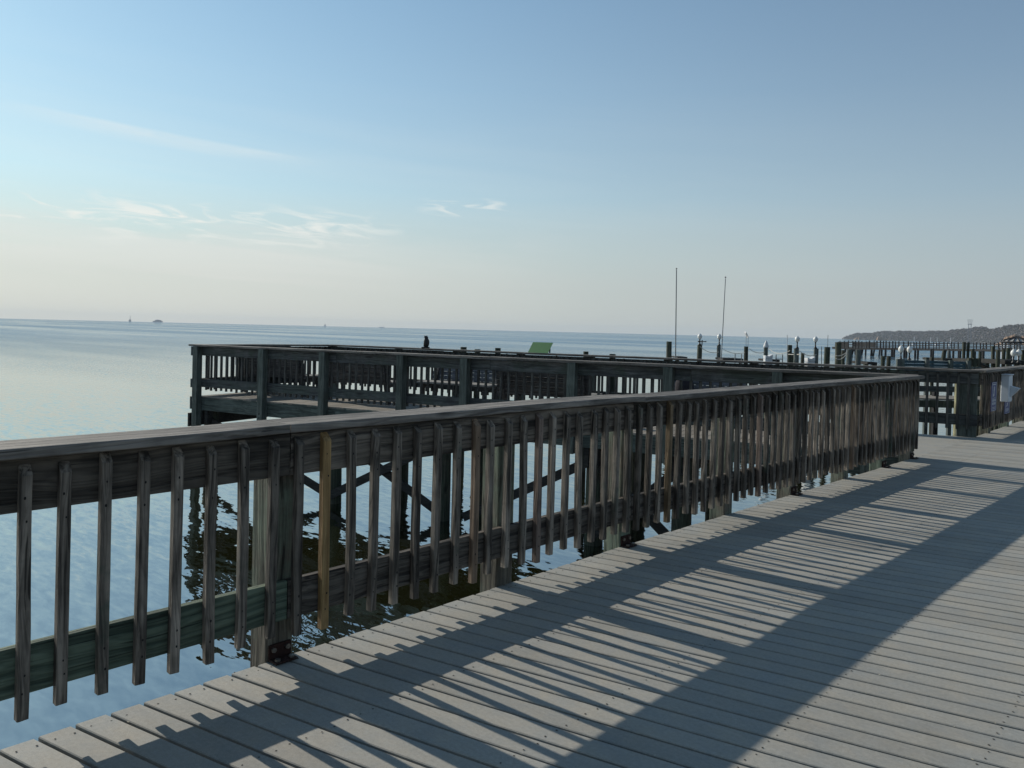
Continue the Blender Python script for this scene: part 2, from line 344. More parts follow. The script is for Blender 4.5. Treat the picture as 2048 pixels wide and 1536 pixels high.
def railing(label, P0, P1, inb, posts, bals, mats, cuts, post_bottom=-0.38, post_mats=None, brackets=(), bal_special=None,
            variants=5, warp=.004, screws=True, cap_x=(0, 0), first_rail=None, low_cuts=None, end_post_bottom=None, post_w=.14, name='wooden_railing', rl=None, bend=None, cap_bend=None):
    D = P1 - P0; Lh = D.length; root = empty(name, P0, math.atan2(D.y, D.x)); tag(root, label, 'railing')
    s = inb                                  # +1: walkway on the left of P0->P1
    def bd(x): return s * bend(x) if bend else 0.0
    def Y(a, b): return (min(s * a, s * b), max(s * a, s * b))
    rl0, rl1 = rl if rl else (0.0, Lh)
    # cap boards, joints staggered over posts
    cc = [cap_x[0]] + list(cuts) + [Lh + cap_x[1]]
    for i in range(len(cc) - 1):
        y0, y1 = Y(-.133, .10); dz = rnd.uniform(-.002, .002); dy = rnd.uniform(-.003, .003)
        mb = MB(); a, b_ = cc[i] + .002, cc[i + 1] - .002; mx = (a + b_) / 2; cb = (lambda x, mx=mx: (bd(x + mx) + s * cap_bend(x + mx)[0], cap_bend(x + mx)[1])) if cap_bend else None
        board(mb, -(b_ - a) / 2, (b_ - a) / 2, y0 + dy, y1 + dy, 1.040 + dz, 1.078 + dz, 0, .004, cb)
        o = mb.build('cap_board', mats['cap'], root, loc=((a + b_) / 2, 0, 0))
    y0, y1 = Y(0.001, .039)
    lc = [rl0] + list(low_cuts if low_cuts is not None else cuts) + [rl1]
    for i in range(len(lc) - 1):
        a, b_ = lc[i] + .003, lc[i + 1] - .003; dz = rnd.uniform(-.004, .004)
        mx = (a + b_) / 2; rb = (lambda x, mx=mx: (bd(x + mx), 0)) if bend else None
        mb = MB(); board(mb, -(b_ - a) / 2, (b_ - a) / 2, y0, y1, .845 + dz, (1.036 if cap_bend else 1.028 + dz), 0, .003, rb)
        mb.build('top_rail', mats['rail'], root, loc=((a + b_) / 2, 0, 0))
        mb = MB(); board(mb, -(b_ - a) / 2, (b_ - a) / 2, y0, y1, .185 + dz, .362 + dz, 0, .003, rb)
        mm = first_rail if (first_rail and i == 0) else mats['low']
        mb.build('lower_rail', mm, root, loc=((a + b_) / 2, 0, 0))
    for i, p in enumerate(posts):
        y0, y1 = Y(-post_w - .001, -.001); pb = post_bottom
        if end_post_bottom is not None and i in end_post_bottom: pb = end_post_bottom[i]
        mb = MB(); mb.box(-post_w / 2 + rnd.uniform(0, .004), post_w / 2, y0, y1, pb, 1.036, 0, None, .005)
        if pb > -.6:
            for bz in (-.12, -.20): mb.tube([(0, s * -post_w - .0, pb + .08 - (bz + .12)), (0, s * (-post_w - .014), pb + .08 - (bz + .12))], .012, 8, 1)
        mb.build('post', [mats['post'], M['hole']], root, loc=(p, bd(p), 0))
    for p in brackets:
        mb = MB(); ya, yb = Y(.001, .011)
        mb.box(-.056, .056, ya, yb, .004, .075, 0, None, .002)
        ya, yb = Y(.011, .072); mb.box(-.056, .056, ya, yb, .004, .013, 0, None, .002)
        ya, yb = Y(.011, .09)
        for bx in (-.035, .035):
            mb.tube([(bx, s * .008, .052), (bx, s * .022, .052)], .012, 6, 1)
        for bx in (-.035, .035): mb.tube([(bx, s * .05, .010), (bx, s * .05, .022)], .013, 6, 1)
        mb.build('post_bracket', [M['rust'], M['bolt']], root, loc=(p, bd(p), 0))
    vm = [baluster_mesh('baluster', mats['bal'], .124 + rnd.uniform(-.012, .012), 1.018 + rnd.uniform(-.012, .006), .038, warp, screws, sgn=s) for _ in range(variants)]
    spec = {}
    for i, p in enumerate(bals):
        me = vm[rnd.randrange(variants)]
        if bal_special and i in bal_special:
            me = baluster_mesh('baluster', bal_special[i], .105, 1.022, .040, .002, screws, sgn=s)
        o = link('baluster', me, root, (p, s * .0585 + bd(p), rnd.uniform(-.006, .006)))
        o.rotation_euler = (0, rnd.uniform(-.006, .006) if warp > .002 else 0, 0)
    return root

# --- near railing along the walkway
A0 = Vector((0, -3.0, 0)); A1 = Vector((0, 10.90, 0))
def sA(px):                                 # picket position from its column in the photo
    t, p = hit_line(px, Vector((.040, 0, 0)), Vector((0, 1, 0)), 1440 - .3175 * (px - 43)); return t + 3.0
near_px = [43, 122, 205, 279, 348, 416, 480, 540, 592, 646, 695, 742, 787, 828, 868, 907, 945, 975, 1010, 1041, 1072, 1099, 1127, 1154, 1182]
bA = [sA(x) for x in near_px]
k = bA[0] - .138
pre = []
while k > 0.05: pre.append(k); k -= .138
pre = pre[::-1]; bA = pre + bA; i0 = len(pre)
k = bA[-1] + .134
while k < 13.86: bA.append(k); k += .1335 + rnd.uniform(-.005, .005)
special = {i0 + 9: M['bal_tan'], i0 + 16: M['bal_pale'], i0 + 20: M['bal_red'], i0 + 25 + 6: M['bal_tan2'], i0 + 25 + 17: M['bal_red'], i0 + 25 + 33: M['bal_pale']}
def edge_x(y):                              # the walkway edge swings gently inland past the third bracket
    return -.018 + (max(0.0, y - 4.6) * .029 if y < 11.3 else 6.7 * .029)
def A_bend(x): return edge_x(x - 3.0)
def sst(t): t = min(1, max(0, t)); return t * t * (3 - 2 * t)
def A_cap(x):
    y = x - 3.0
    if y < 4.62: return (.008 - .036 * sst((y - 1.35) / .6) + .016 * sst((y - 3.6) / 1.0), .003 * sst((y - 1.35) / .6))
    return (.0, .0)
mA = dict(cap=M['cap'], rail=M['rail'], low=M['rail_low'], post=M['post'], bal=M['bal'])
pA = [3.0 + v for v in (-2.6, -1.1, .25, 1.86, 3.36, 4.62, 6.10, 7.36, 8.66, 9.80, 10.81)]
railing('weathered railing of grey pickets along the near edge of the walkway', A0, A1, -1, pA, bA, mA,
        [4.85, 7.68], post_bottom=-.55, brackets=[pA[3], pA[5], pA[7], pA[9], pA[10]], bal_special=special, variants=12, warp=.0055, bend=A_bend, cap_bend=A_cap,
        first_rail=M['rail_green'], low_cuts=[4.875, 7.63, 10.36, 12.80])

# --- side pier railings
def frange(a, b, st):
    out = []; 
    while a < b: out.append(a); a += st
    return out
mB = dict(cap=M['cap'], rail=M['pier_rail'], low=M['pier_rail'], post=M['pier_post'], bal=M['pier_bal'])
LB = (C0 - E0).length
postB = []
for px in (404, 526, 648, 804, 931, 1146, 1339, 1557, 1740):
    t, p = hit_line(px, C0 - NB * .07, UB); postB.append(LB - t)
postB[0] = .07
railing('dark green outer railing on the near side of the side pier, posts facing the camera', E0, C0, 1, postB, frange(.2, LB - .15, .1455), mB,
        [3.7, 7.0, 10.4], post_bottom=-.40, variants=3, warp=.001, screws=False, cap_x=(-.13, .02), end_post_bottom={0: -2.6})
LC = (E1 - Q0).length
railing('railing on the far side of the side pier with the owl figure on its cap', Q0, E1, 1, [.075, .216, 1.9, 3.5, 5.1, 6.7, 8.3, 9.9, 11.5, LC - .08],
        frange(.136, LC - .1, .1455), mB, [3.5, 6.8, 10.2], post_bottom=-.40, variants=3, warp=.001, screws=False, end_post_bottom={0: -2.6, 1: -2.6, 9: -2.6})
LE = (E0 - E1).length
railing('short railing closing the seaward end of the side pier', E1, E0, 1, [1.5], frange(.15, LE - .12, .142), mB,
        [], post_bottom=-.40, variants=2, warp=.001, screws=False, cap_x=(.06, -.12))
D0 = Vector((.22, 14.07, 0)); D1 = Vector((.22, 34.0, 0))
bD = frange(.12, 12.9, .137)
pD = frange(.86, 19.9, 1.5)
railing('railing past the side pier carrying the white box and blue signs', D0, D1, -1, pD, bD, mA, [3.6, 7.2, 10.8, 14.4], post_bottom=-.5, variants=4, warp=.003, screws=False, cap_x=(-.02, 0))

# ------------------------------------------------------------------ decks
def deck_boards(mb, O, U, V, n, pitch, gap, L0f, L1f, thick=.025, ch=.003):
    """boards along U stacked along V; L0f/L1f give the two cut ends (position along U) for a given v"""
    for j in range(n):
        v0 = j * pitch + gap / 2; v1 = (j + 1) * pitch - gap / 2; dz = rnd.uniform(-.0012, .0012)
        sec = [(v0, -thick), (v1, -thick), (v1, -ch), (v1 - ch, 0), (v0 + ch, 0), (v0, -ch)]
        vs = []
        for e in (0, 1):
            for (v, z) in sec:
                a = (L0f if e == 0 else L1f)(v) + (0 if z > -ch * .5 and False else 0)
                if e == 0: a += rndj[j % 97] * .004
                vs.append(O + U * a + V * v + Vector((0, 0, z + dz)))
        m_ = 6
        fs = [(k, (k + 1) % m_, m_ + (k + 1) % m_, m_ + k) for k in range(m_)] + [tuple(reversed(range(m_))), tuple(range(m_, 2 * m_))]
        mb.add(vs, [tuple(reversed(f)) for f in fs] if False else fs)
rndj = [rnd.uniform(-1, 1) for _ in range(97)]
ANG = R_(13.6)
U = Vector((math.cos(ANG), math.sin(ANG), 0)); V = Vector((-math.sin(ANG), math.cos(ANG), 0))
PITCH_B = .1205
mb = MB()
O = Vector((0, -4.2, 0))
# cut where x = 0 and x = 5.2
def l0(v):
    a = 0.0
    for _ in range(4): a = (edge_x(O.y + U.y * a + V.y * v) - V.x * v) / U.x
    return a
l1 = lambda v: (5.2 - (V.x * v)) / U.x
deck_boards(mb, O, U, V, 330, PITCH_B, .0135, l0, l1, ch=.0035)
# screws over the joists, pairs per board
for j in range(190):
    for xj in (.055, .67, 1.29, 1.90, 2.51, 3.12):
        if xj < .1: xj = edge_x(O.y + j * PITCH_B) + .06
        for dv in (.030, .091):
            if rnd.random() < .06: continue
            v = j * PITCH_B + dv + rnd.uniform(-.004, .004); X = xj + rnd.uniform(-.007, .007); a = (X - V.x * v) / U.x; p = O + U * a + V * v
            r = rnd.uniform(.0034, .0048)
            mb.add([(p.x + r * math.cos(q * 1.047), p.y + r * math.sin(q * 1.047), .0018) for q in range(6)], [(0, 1, 2, 3, 4, 5)], 1)
# crumbs of leaf and grit caught in the joints
for _ in range(260):
    j = rnd.randrange(8, 90); v = j * PITCH_B; X = rnd.uniform(.9, 3.0) if rnd.random() < .75 else rnd.uniform(.1, 3); a = (X - V.x * v) / U.x; p = O + U * a + V * (v + rnd.uniform(-.004, .004))
    r = rnd.uniform(.002, .005); z = rnd.uniform(-.001, .003)
    t0 = rnd.uniform(0, 6); mb.add([(p.x + r * math.cos(t0 + q * 1.6) * rnd.uniform(.6, 1.8), p.y + r * math.sin(t0 + q * 1.6), z + rnd.uniform(0, .003)) for q in range(4)], [(0, 1, 2, 3)], 2)
o = mb.build('boardwalk_deck', [M['deck'], M['hole'], M['drift']]); tag(o, kind='structure')
# framing under the walkway
mb = MB()
for X in (.67, 1.29, 1.90, 2.51, 3.12, 4.2, 5.1): mb.box(X - .022, X + .022, -4, 36, -.29, -.028)
for y0, y1 in ((-4, 4.6), (4.6, 6.7), (6.7, 8.8), (8.8, 10.9), (10.9, 36)):
    x0, x1 = edge_x(y0) + .012, edge_x(min(y1, 10.9)) + .012
    vs = [(x0, y0, -.29), (x1, y1, -.29), (x1 + .045, y1, -.29), (x0 + .045, y0, -.29)]
    mb.add(vs + [(x, y, -.028) for x, y, z in vs], [(0, 1, 2, 3), (7, 6, 5, 4), (4, 5, 1, 0), (5, 6, 2, 1), (6, 7, 3, 2), (7, 4, 0, 3)])
for y in frange(-3, 36, 2.6): mb.box(.25, 5.1, y - .1, y + .1, -.52, -.292)
o = mb.build('boardwalk_framing', M['dark']); tag(o, kind='structure')
# side pier deck
mb = MB(); w = 2.84
nb = int(13.9 / .1205)
NBv = NB
def pl0(v): return 0.0
def pl1(v): return 2.86
# boards run across the pier, stacked seaward
deck_boards(mb, C0 + UB * 0.12 + Vector((0, 0, -.001)), NBv, UB, int((LB - .16) / .1205), .1205, .006, pl0, pl1, thick=.025)
o = mb.build('pier_deck', M['deck_pier']); tag(o, kind='structure')
# little wedge of walkway between deck edge and side pier
mb = MB()
A_ = C0 + UB * .12; B_ = A_ + NBv * 2.86
vs = [(edge_x(10.9) + .004, C0.y - .05 - .0, -.004), (A_.x, A_.y, -.004), (B_.x, B_.y, -.004), (edge_x(14), 14.1, -.004)]
mb.add(vs + [(x, y, -.03) for x, y, z in vs], [(3, 2, 1, 0), (4, 5, 6, 7), (0, 1, 5, 4), (2, 3, 7, 6)])
o = mb.build('threshold_boards', M['deck']); tag(o, kind='structure')
# pier fascia + beams as one framing structure
fr = empty('pier_framing', E0, math.atan2(-UB.y, -UB.x)); tag(fr, 'green fascia boards, black beams and cross braces carrying the side pier', 'pier frame')
# local x from E0 toward C0, local y toward the sea side (NB)
Lf = LB
for a, b_ in ((.1, 3.7), (3.7, 7.2), (7.2, 10.5), (10.5, Lf - .1)):
    mb = MB(); h = (b_ - a) / 2 - .002; board(mb, -h, h, .002, .04, -.30, -.004 + rnd.uniform(-.003, .003)); mb.build('fascia_board', M['fascia'], fr, loc=((a + b_) / 2, 0, 0))
    mb = MB(); board(mb, -h, h, 2.76, 2.80, -.30, -.03); mb.build('fascia_board', M['fascia'], fr, loc=((a + b_) / 2, 0, 0))
mb = MB()
for y in (.6, 1.2, 1.8, 2.4): mb.box(.1, Lf - .1, y - .03, y + .03, -.28, -.028)
mb.build('joists', M['dark'], fr)
for (xa, xb, za, zb) in ((-.045, -.004, .845, 1.030), (-.045, -.004, .18, .36), (-.050, -.004, -.27, -.012), (-.105, -.052, -.64, -.36)):
    mb = MB(); mb.box(xa, xb, -.142, 2.75, za, zb, 0, None, .003); mb.build('end_board', M['pile_grey'] if za > -.3 else M['dark'], fr)
pile_t = []
for px in (424, 671, 889, 1196, 1372):
    t, p = hit_line(px, C0 + NB * .22, UB); pile_t.append(t)
for i, t in enumerate(pile_t):
    X = LB - t
    mb = MB(); mb.box(X - .12, X - .04, -.10 + .12, 2.85, -.58, -.302); mb.box(X + .04, X + .12, .02, 2.85, -.58, -.302); mb.build('cross_beam', M['dark'], fr)
for i in range(len(pile_t) - 1):
    xa, xb = LB - pile_t[i], LB - pile_t[i + 1]
    for (za, zb, yy) in ((-1.72, -.50, .06), (-.50, -1.72, .13)):
        if i == 2 and za < zb: xa2 = xa + .55
        else: xa2 = xa
        mb = MB(); P = Vector((xa2, yy, za)); Q = Vector((xb, yy, zb)); d = (Q - P).normalized(); n = Vector((-d.z, 0, d.x)) * .075
        vs = [P - n, Q - n, Q + n, P + n]; vs = vs + [v + Vector((0, .045, 0)) for v in vs]
        mb.add(vs, [(0, 1, 2, 3), (7, 6, 5, 4), (0, 4, 5, 1), (1, 5, 6, 2), (2, 6, 7, 3), (3, 7, 4, 0)])
        if i == 2 and za > zb: continue
        mb.build('cross_brace', M['dark'], fr)

# ------------------------------------------------------------------ pilings
def pile_mesh(h, r, mat, n=14, lean=0.0, cone=False):
    mb = MB(); prof = []
    k = 7
    vs = []; ph = rnd.uniform(0, 6)
    for i in range(k):
        t = i / (k - 1); z = h * t
        for q in range(n):
            a = 2 * math.pi * q / n; rr = r * (1.04 - .08 * t) * (1 + .03 * math.sin(3 * a + ph + t * 2))
            vs.append((rr * math.cos(a) + lean * t, rr * math.sin(a), z))
    fs = [(i * n + q, i * n + (q + 1) % n, (i + 1) * n + (q + 1) % n, (i + 1) * n + q) for i in range(k - 1) for q in range(n)]
    fs += [tuple((k - 1) * n + q for q in range(n))]
    mb.add(vs, fs)
    return mb.mesh('piling', mat)
def piling(x, y, ztop, r, mat, label, group, lean=0.0, zbot=None):
    zb = WATER - .5 if zbot is None else zbot
    o = link('piling', pile_mesh(ztop - zb, r, mat, lean=lean), None, (x, y, zb)); o.rotation_euler.z = 0
    tag(o, label, 'piling', group); return o
ordn = ['first', 'second', 'third', 'fourth', 'fifth']
for i, t in enumerate(pile_t):
    p = C0 + UB * t + NB * .24
    piling(p.x, p.y, -.31, .15, M['pile'], 'dark round piling under the near edge of the side pier, %s from its sea end' % ordn[i], 'pilings under the side pier')
    p = p + NB * 2.25
    piling(p.x, p.y, -.31, .15, M['pile'], 'dark round piling under the far edge of the side pier, %s from its sea end' % ordn[i], 'pilings under the side pier')
t, p = hit_line(964, C0 + NB * 1.2, UB)
piling(p.x, p.y, -.31, .14, M['pile'], 'greenish piling under the middle of the side pier, behind the near railing', 'pilings under the side pier')
for i, y in enumerate((1.2, 4.0, 6.6, 9.2, 12.0, 15.6, 18.2)):
    piling(.55, y, -.53, .15, M['pile'], 'black piling under the edge of the walkway, number %d along it' % (i + 1) if False else 'black piling in the shade under the walkway edge', 'pilings under the walkway')

# ------------------------------------------------------------------ benches on the side pier
def bench(mat_back, length=1.5, face=1, seatmat=None, low=0.42):
    root = empty('slatted_bench', (0, 0, 0))
    nsl = 7; h = .0815
    for sx in (-1, 1):
        mb = MB(); x = sx * (length / 2 - .12)
        P = [(0.0, 0.0), (.09, 0), (.20, .44), (.33, .93), (.27, .95), (.06, .44)]
        vs = [(x - .03, a, b_) for a, b_ in P] + [(x + .03, a, b_) for a, b_ in P]; n = len(P)
        mb.add(vs, [tuple(range(n)), tuple(reversed(range(n, 2 * n)))] + [(k, n + k, n + (k + 1) % n, (k + 1) % n) for k in range(n)])
        mb.box(x - .03, x + .03, -.42, .10, .34, .41); mb.box(x - .03, x + .03, -.42, -.34, 0, .34)
        mb.build('bench_frame', M['bench'], root)
    mb = MB()
    for k in range(nsl):
        z = .385 + k * (h + .0035); y = .175 + (z - .44) * .265
        mb.box(-length / 2, length / 2, y - .028, y - .004, z, z + h)
    mb.build('backrest', mat_back, root)
    mb = MB()
    for k in range(4): mb.box(-length / 2, length / 2, -.44 + k * .135, -.44 + k * .135 + .125, .412, .448)
    mb.build('seat', seatmat or M['seat'], root)
    return root
def place_bench(pxa, pxb, v, face, mat, label):
    ta, pa = hit_line(pxa, C0 + NB * v, UB); tb, pb = hit_line(pxb, C0 + NB * v, UB)
    L_ = abs(ta - tb); b_ = bench(mat, L_); b_.location = (pa + pb) / 2
    ang = math.atan2(-UB.y, -UB.x)
    b_.rotation_euler.z = ang + (0 if face > 0 else math.pi)
    tag(b_, label, 'bench', 'benches on the side pier'); return b_
# face +1: backrest on the sea side, sitter looks at the camera; -1: backrest toward the camera
place_bench(488, 622, 1.35, -1, M['bench'], 'dark slatted bench nearest the sea end of the side pier, beside the small blue sign')
place_bench(655, 792, 1.15, -1, M['bench'], 'dark slatted bench with its back to the near railing, second from the sea end')
place_bench(858, 1000, 2.15, 1, M['bench_blue'], 'blue grey slatted bench against the far railing left of the green board')
place_bench(1005, 1190, 1.05, -1, M['bench'], 'dark slatted bench behind the near pier railing under the green board')
place_bench(1345, 1490, 2.15, 1, M['bench_blue'], 'blue grey slatted bench with the dark bag, nearest the walkway')
# rounded dark bag on the bench nearest the walkway
t, p = hit_line(1371, C0 + NB * 2.0, UB)
mb = MB(); mb.lathe([(.02, 0), (.15, .01), (.17, .10), (.165, .22), (.13, .31), (.07, .36), (.01, .375)], 18)
for v in range(len(mb.v)): x, y, z = mb.v[v]; mb.v[v] = (x, y * .7, z)
bg = empty('bag', (p.x, p.y, .450)); bg.rotation_euler.z = math.atan2(-UB.y, -UB.x)
mb.build('body', M['bag'], bg, True); hb = MB(); hb.tube([(-.05, 0, .36), (-.05, 0, .42), (0, 0, .45), (.05, 0, .42), (.05, 0, .36)], .012, 8); hb.build('strap', M['black'], bg)
tag(bg, 'dark rounded bag standing on the pier bench nearest the walkway', 'bag')

# ------------------------------------------------------------------ signs, box, owl, green board
def sign(name_label, w, h, loc, rotz, cells):
    r = empty('sign', loc, rotz)
    mb = MB(); mb.box(-w / 2, w / 2, -.004, .004, 0, h); mb.build('sign_plate', M['blue'], r)
    mb = MB(); t = .010
    def rect(a, b_, c, d): mb.box(a * w, b_ * w, -.0068, -.0045, c * h, d * h)
    for (a, b_, c, d) in cells: rect(a, b_, c, d)
    mb.build('white_marks', M['white'], r)
    tag(r, name_label, 'sign'); return r
frame = [(-.46, .46, .015, .03), (-.46, .46, .97, .985), (-.46, -.42, .015, .985), (.42, .46, .015, .985)]
cells1 = frame + [(-.3, .3, .90, .93), (-.1, .02, .52, .84), (-.2, -.1, .50, .60), (.05, .1, .7, .84), (-.3, .3, .44, .455),
                  (-.3, -.06, .33, .41), (.06, .3, .33, .41), (-.3, -.06, .22, .30), (.06, .3, .22, .30), (-.3, .3, .12, .135), (-.3, .3, .075, .09)]
cells2 = frame + [(-.08, .08, .62, .86), (-.18, -.08, .56, .68), (-.3, .3, .36, .40), (-.3, .3, .27, .31), (-.3, .2, .18, .22)]
# on the railing past the pier: face toward +X (walkway)
XF = .22 + .082
def on_D(px): return hit_line(px, Vector((XF, 0, 0)), Vector((0, 1, 0)))[0]
yA, yB = on_D(1985), on_D(1995)
zt = at_depth(1990, 764, (Vector((XF, on_D(1990), 0)) - Vector((EYE.x, 0, 0))).dot(FWD)).z
zb = at_depth(1990, 822, (Vector((XF, on_D(1990), 0)) - Vector((EYE.x, 0, 0))).dot(FWD)).z
sign('tall narrow blue sign with white markings left of the white box', yB - yA, zt - zb, (XF + .004, (yA + yB) / 2, zb), R_(90), cells1)
yA, yB = on_D(2012), on_D(2022); dd = (Vector((XF, on_D(2017), 0)) - Vector((EYE.x, 0, 0))).dot(FWD)
zt2 = at_depth(2017, 802, dd).z; zb2 = at_depth(2017, 827, dd).z
sign('small square blue sign with white markings below the white box', (yB - yA), zt2 - zb2, (XF + .004, (yA + yB) / 2, zb2), R_(90), cells2)
# small blue sign seen from behind the sea-end railing
t, p = hit_line(477, C0 + NB * 2.62, UB)
sign('tiny blue notice with white lettering near the sea end of the side pier', .20, .42, (p.x, p.y, .50), math.atan2(-UB.y, -UB.x), cells1)
# white box with an angled hood
yc = on_D(2009); dd = (Vector((XF, yc, 0)) - Vector((EYE.x, 0, 0))).dot(FWD)
zt3 = at_depth(2005, 750, dd).z; zb3 = at_depth(2005, 802, dd).z
bx = empty('dispenser_box', (XF, yc, zb3)); H = zt3 - zb3
mb = MB(); mb.box(0, .12, -.20, .08, 0, H, 0, None, .008); mb.build('box_body', M['boxwhite'], bx)
mb = MB(); mb.box(-.0, .135, -.215, .095, H + .002, H + .022, 0, None, .005); mb.build('lid', M['white'], bx)
mb = MB(); a0, a1 = .122, .25; zA, zB, zC = H * .18, H * .60, H * .52
vs = [(a0, -.10, zA), (a0, -.10, zB), (a1, -.10, zC)]; vs += [(x, .05, z) for x, y, z in vs]
mb.add(vs, [(0, 2, 1), (3, 4, 5), (0, 3, 5, 2), (1, 2, 5, 4), (0, 1, 4, 3)]); mb.build('hood', M['boxwhite'], bx)
tag(bx, 'white plastic box with a wedge shaped hood mounted on the railing pickets', 'box')
# owl decoy
LCU = UC
def on_C(px): return hit_line(px, Q0 , UC)
t, p = on_C(851)
ow = empty('owl_decoy', (p.x, p.y, 1.0785), YAW); ow.scale = (1.02, 1.02, 1.02)
mb = MB(); mb.box(-.085, .085, -.07, .07, 0, .03, 0, None, .004); mb.build('base', M['black'], ow)
mb = MB(); mb.lathe([(.040, .03), (.052, .05), (.058, .10), (.055, .16), (.045, .20), (.036, .212), (.040, .235), (.036, .262), (.015, .275)], 16)
for i_, v in enumerate(mb.v): x, y, z = v; mb.v[i_] = (x * 1.12 + .02 * math.sin(z * 11), y * .85, z)
for sx in (-1, 1): mb.add([(sx * .012, -.02, .262), (sx * .034, -.02, .258), (sx * .030, -.015, .292), (sx * .02, .015, .262)], [(0, 1, 2), (1, 3, 2), (3, 0, 2), (0, 3, 1)])
mb.build('body', M['black'], ow, True)
mb = MB(); mb.add([(.03, .03, .06), (.055, .03, .05), (.05, .05, .0), (.035, .05, .0), (.03, .045, .06), (.055, .045, .05)], [(0, 1, 2, 3), (0, 3, 4), (1, 5, 2), (4, 5, 1, 0), (4, 3, 2, 5)]); mb.build('tail', M['black'], ow)
tag(ow, 'black horned owl decoy standing on the far pier railing', 'owl decoy')
# green tilted board on the cap
t, p = on_C(1080); gb = empty('tilted_board', (p.x, p.y, 1.079), math.atan2(-UC.y, -UC.x))
mb = MB(); w2 = .232
mb.add([(-w2, -.10, .0), (w2, -.10, .0), (w2, .13, .215), (-w2, .13, .215), (-w2, -.095, -.0), (w2, -.095, -.0), (w2, .137, .21), (-w2, .137, .21)],
       [(0, 1, 2, 3), (7, 6, 5, 4), (0, 4, 5, 1), (1, 5, 6, 2), (2, 6, 7, 3), (3, 7, 4, 0)]); mb.build('panel', M['green'], gb)
mb = MB()
for x in (-.18, .18): mb.box(x - .012, x + .012, .085, .105, 0, .175)
mb.build('support_legs', M['black'], gb)
tag(gb, 'bright green tilted board fixed on top of the far pier railing', 'board')

# ------------------------------------------------------------------ pilings just beyond the far railing (tops peeking over)
def pile_px(px, ytop, d, wpx, mat, label, group='pilings of the neighbouring slips', lean=0.0):
    p = at_depth(px, ytop, d); return piling(p.x, p.y, p.z, wpx * d / F_PX / 2, mat, label, group, lean)
for px, yt, w_, lb in ((927, 694, 13, 'piling top just above the far pier railing right of the owl'), (955, 698.5, 12, 'lowest piling top barely showing over the far railing between two others'),
                       (996, 696, 12, 'flat dark piling top left of the green board'), (1172, 703, 11, 'dark piling top right of the green board'), (1225, 708, 13, 'thin dark piling top between the green board and the tall poles')):
    t, p = hit_line(px, Q0 + NB * .8, UC); d = (p - Vector((EYE.x, 0, 0))).dot(FWD); pile_px(px, yt, d, w_, M['pile'], lb)
# marina at about 30-40 m
G = 'pilings of the neighbouring slips'
spec = [(1340, 683, 30, 11, 'pile', 'black piling left of the tallest pole'), (1399, 690, 33, 10, 'pile', 'mossy piling under the leftmost globe lamp'),
        (1438, 691, 33, 8, 'pile_grey', 'slim grey piling under the second globe lamp from the left'), (1493.5, 693, 32, 8.5, 'pile', 'green black piling under the tilted metal fixture'),
        (1532, 695, 32, 8.5, 'pile_grey', 'grey piling with a white pointed cap'), (1580, 690, 29, 9, 'pile', 'brown piling beside the thin white pole'),
        (1583, 706, 30, 15, 'pile', 'stubby dark piling left of the third globe lamp'), (1595, 697, 27, 10.5, 'pile_grey', 'grey green piling under the third globe lamp from the left'),
        (1604, 706, 31, 7, 'pile', 'short brown piling hidden behind the third globe lamp'), (1631, 697, 27, 9.5, 'pile_grey', 'grey green piling under the fourth globe lamp from the left'),
        (1653, 694, 25, 11.5, 'pile', 'mossy brown piling with a thin pole behind it'), (1679, 685, 24, 12, 'pile', 'tall dark piling wrapped with pale rope'),
        (1686, 700, 26, 7, 'pile', 'narrow dark piling behind the rope wrapped one'), (1697, 699, 24, 11, 'pile_grey', 'grey piling right of the rope wrapped one'),
        (1715.5, 699, 24, 10.5, 'pile_grey', 'pale grey piling standing alone in front of the trestle'), (1764, 712, 26, 8, 'pile', 'short green piling left of its twin before the paired lamps'),
        (1776, 712, 26, 8, 'pile', 'short green piling right of its twin before the paired lamps'), (1854, 715, 28, 7, 'pile', 'stub of a dark piling behind the teal boards'),
        (1867, 714, 28, 7, 'pile', 'second stub of a dark piling behind the teal boards'), (1887, 700, 30, 8, 'pile', 'dark piling at the left end of the plank dock'),
        (1899, 701, 33, 6.5, 'pile_grey', 'grey leaning piling on the plank dock'), (1929, 684, 30, 6, 'pile', 'tall dark piling rising above the trestle, left of a pair'),
        (1935, 685, 30, 5.5, 'pile', 'tall dark piling rising above the trestle, right of a pair'), (1943, 698, 26, 7, 'pile', 'leaning mossy piling by the boxy frame'),
        (1949, 703, 30, 6, 'pile', 'upright mossy piling between taller ones'), (1960, 703, 30, 6, 'pile', 'dark piling behind the stepped gangway'),
        (1989, 692, 27, 7, 'pile', 'dark piling close right of the gangway'), (1998, 700, 25, 8, 'pile', 'broad green piling right of the gangway'),
        (2008, 699, 27, 7, 'pile', 'green piling left of the right hand lamp pair'), (2016, 696, 29, 7, 'pile', 'mossy piling just left of the right hand lamp pair'),
        (2044, 700, 28, 7, 'pile', 'dark piling at the right edge of the picture')]
for px, yt, d, w_, mk, lb in spec:
    if 'plank dock' in lb:
        p = at_depth(px, yt, d); o = piling(p.x, p.y, p.z, w_ * d / F_PX / 2, M[mk], lb, G, rnd.uniform(-.04, .04), at_depth(px, 719, d).z)
    else: o = pile_px(px, yt, d, w_, M[mk], lb, G, lean=rnd.uniform(-.04, .04))
    if 'pointed cap' in lb:
        c = MB(); r = w_ * d / F_PX / 2 * 1.25; h = o.location.z; H_ = max(v.co.z for v in o.data.vertices)
        c.lathe([(r, 0), (r * 1.02, .05), (r * .55, .20), (.01, .30)], 14, 0, (0, 0, H_ + .001)); c.build('cap', M['white'], o)

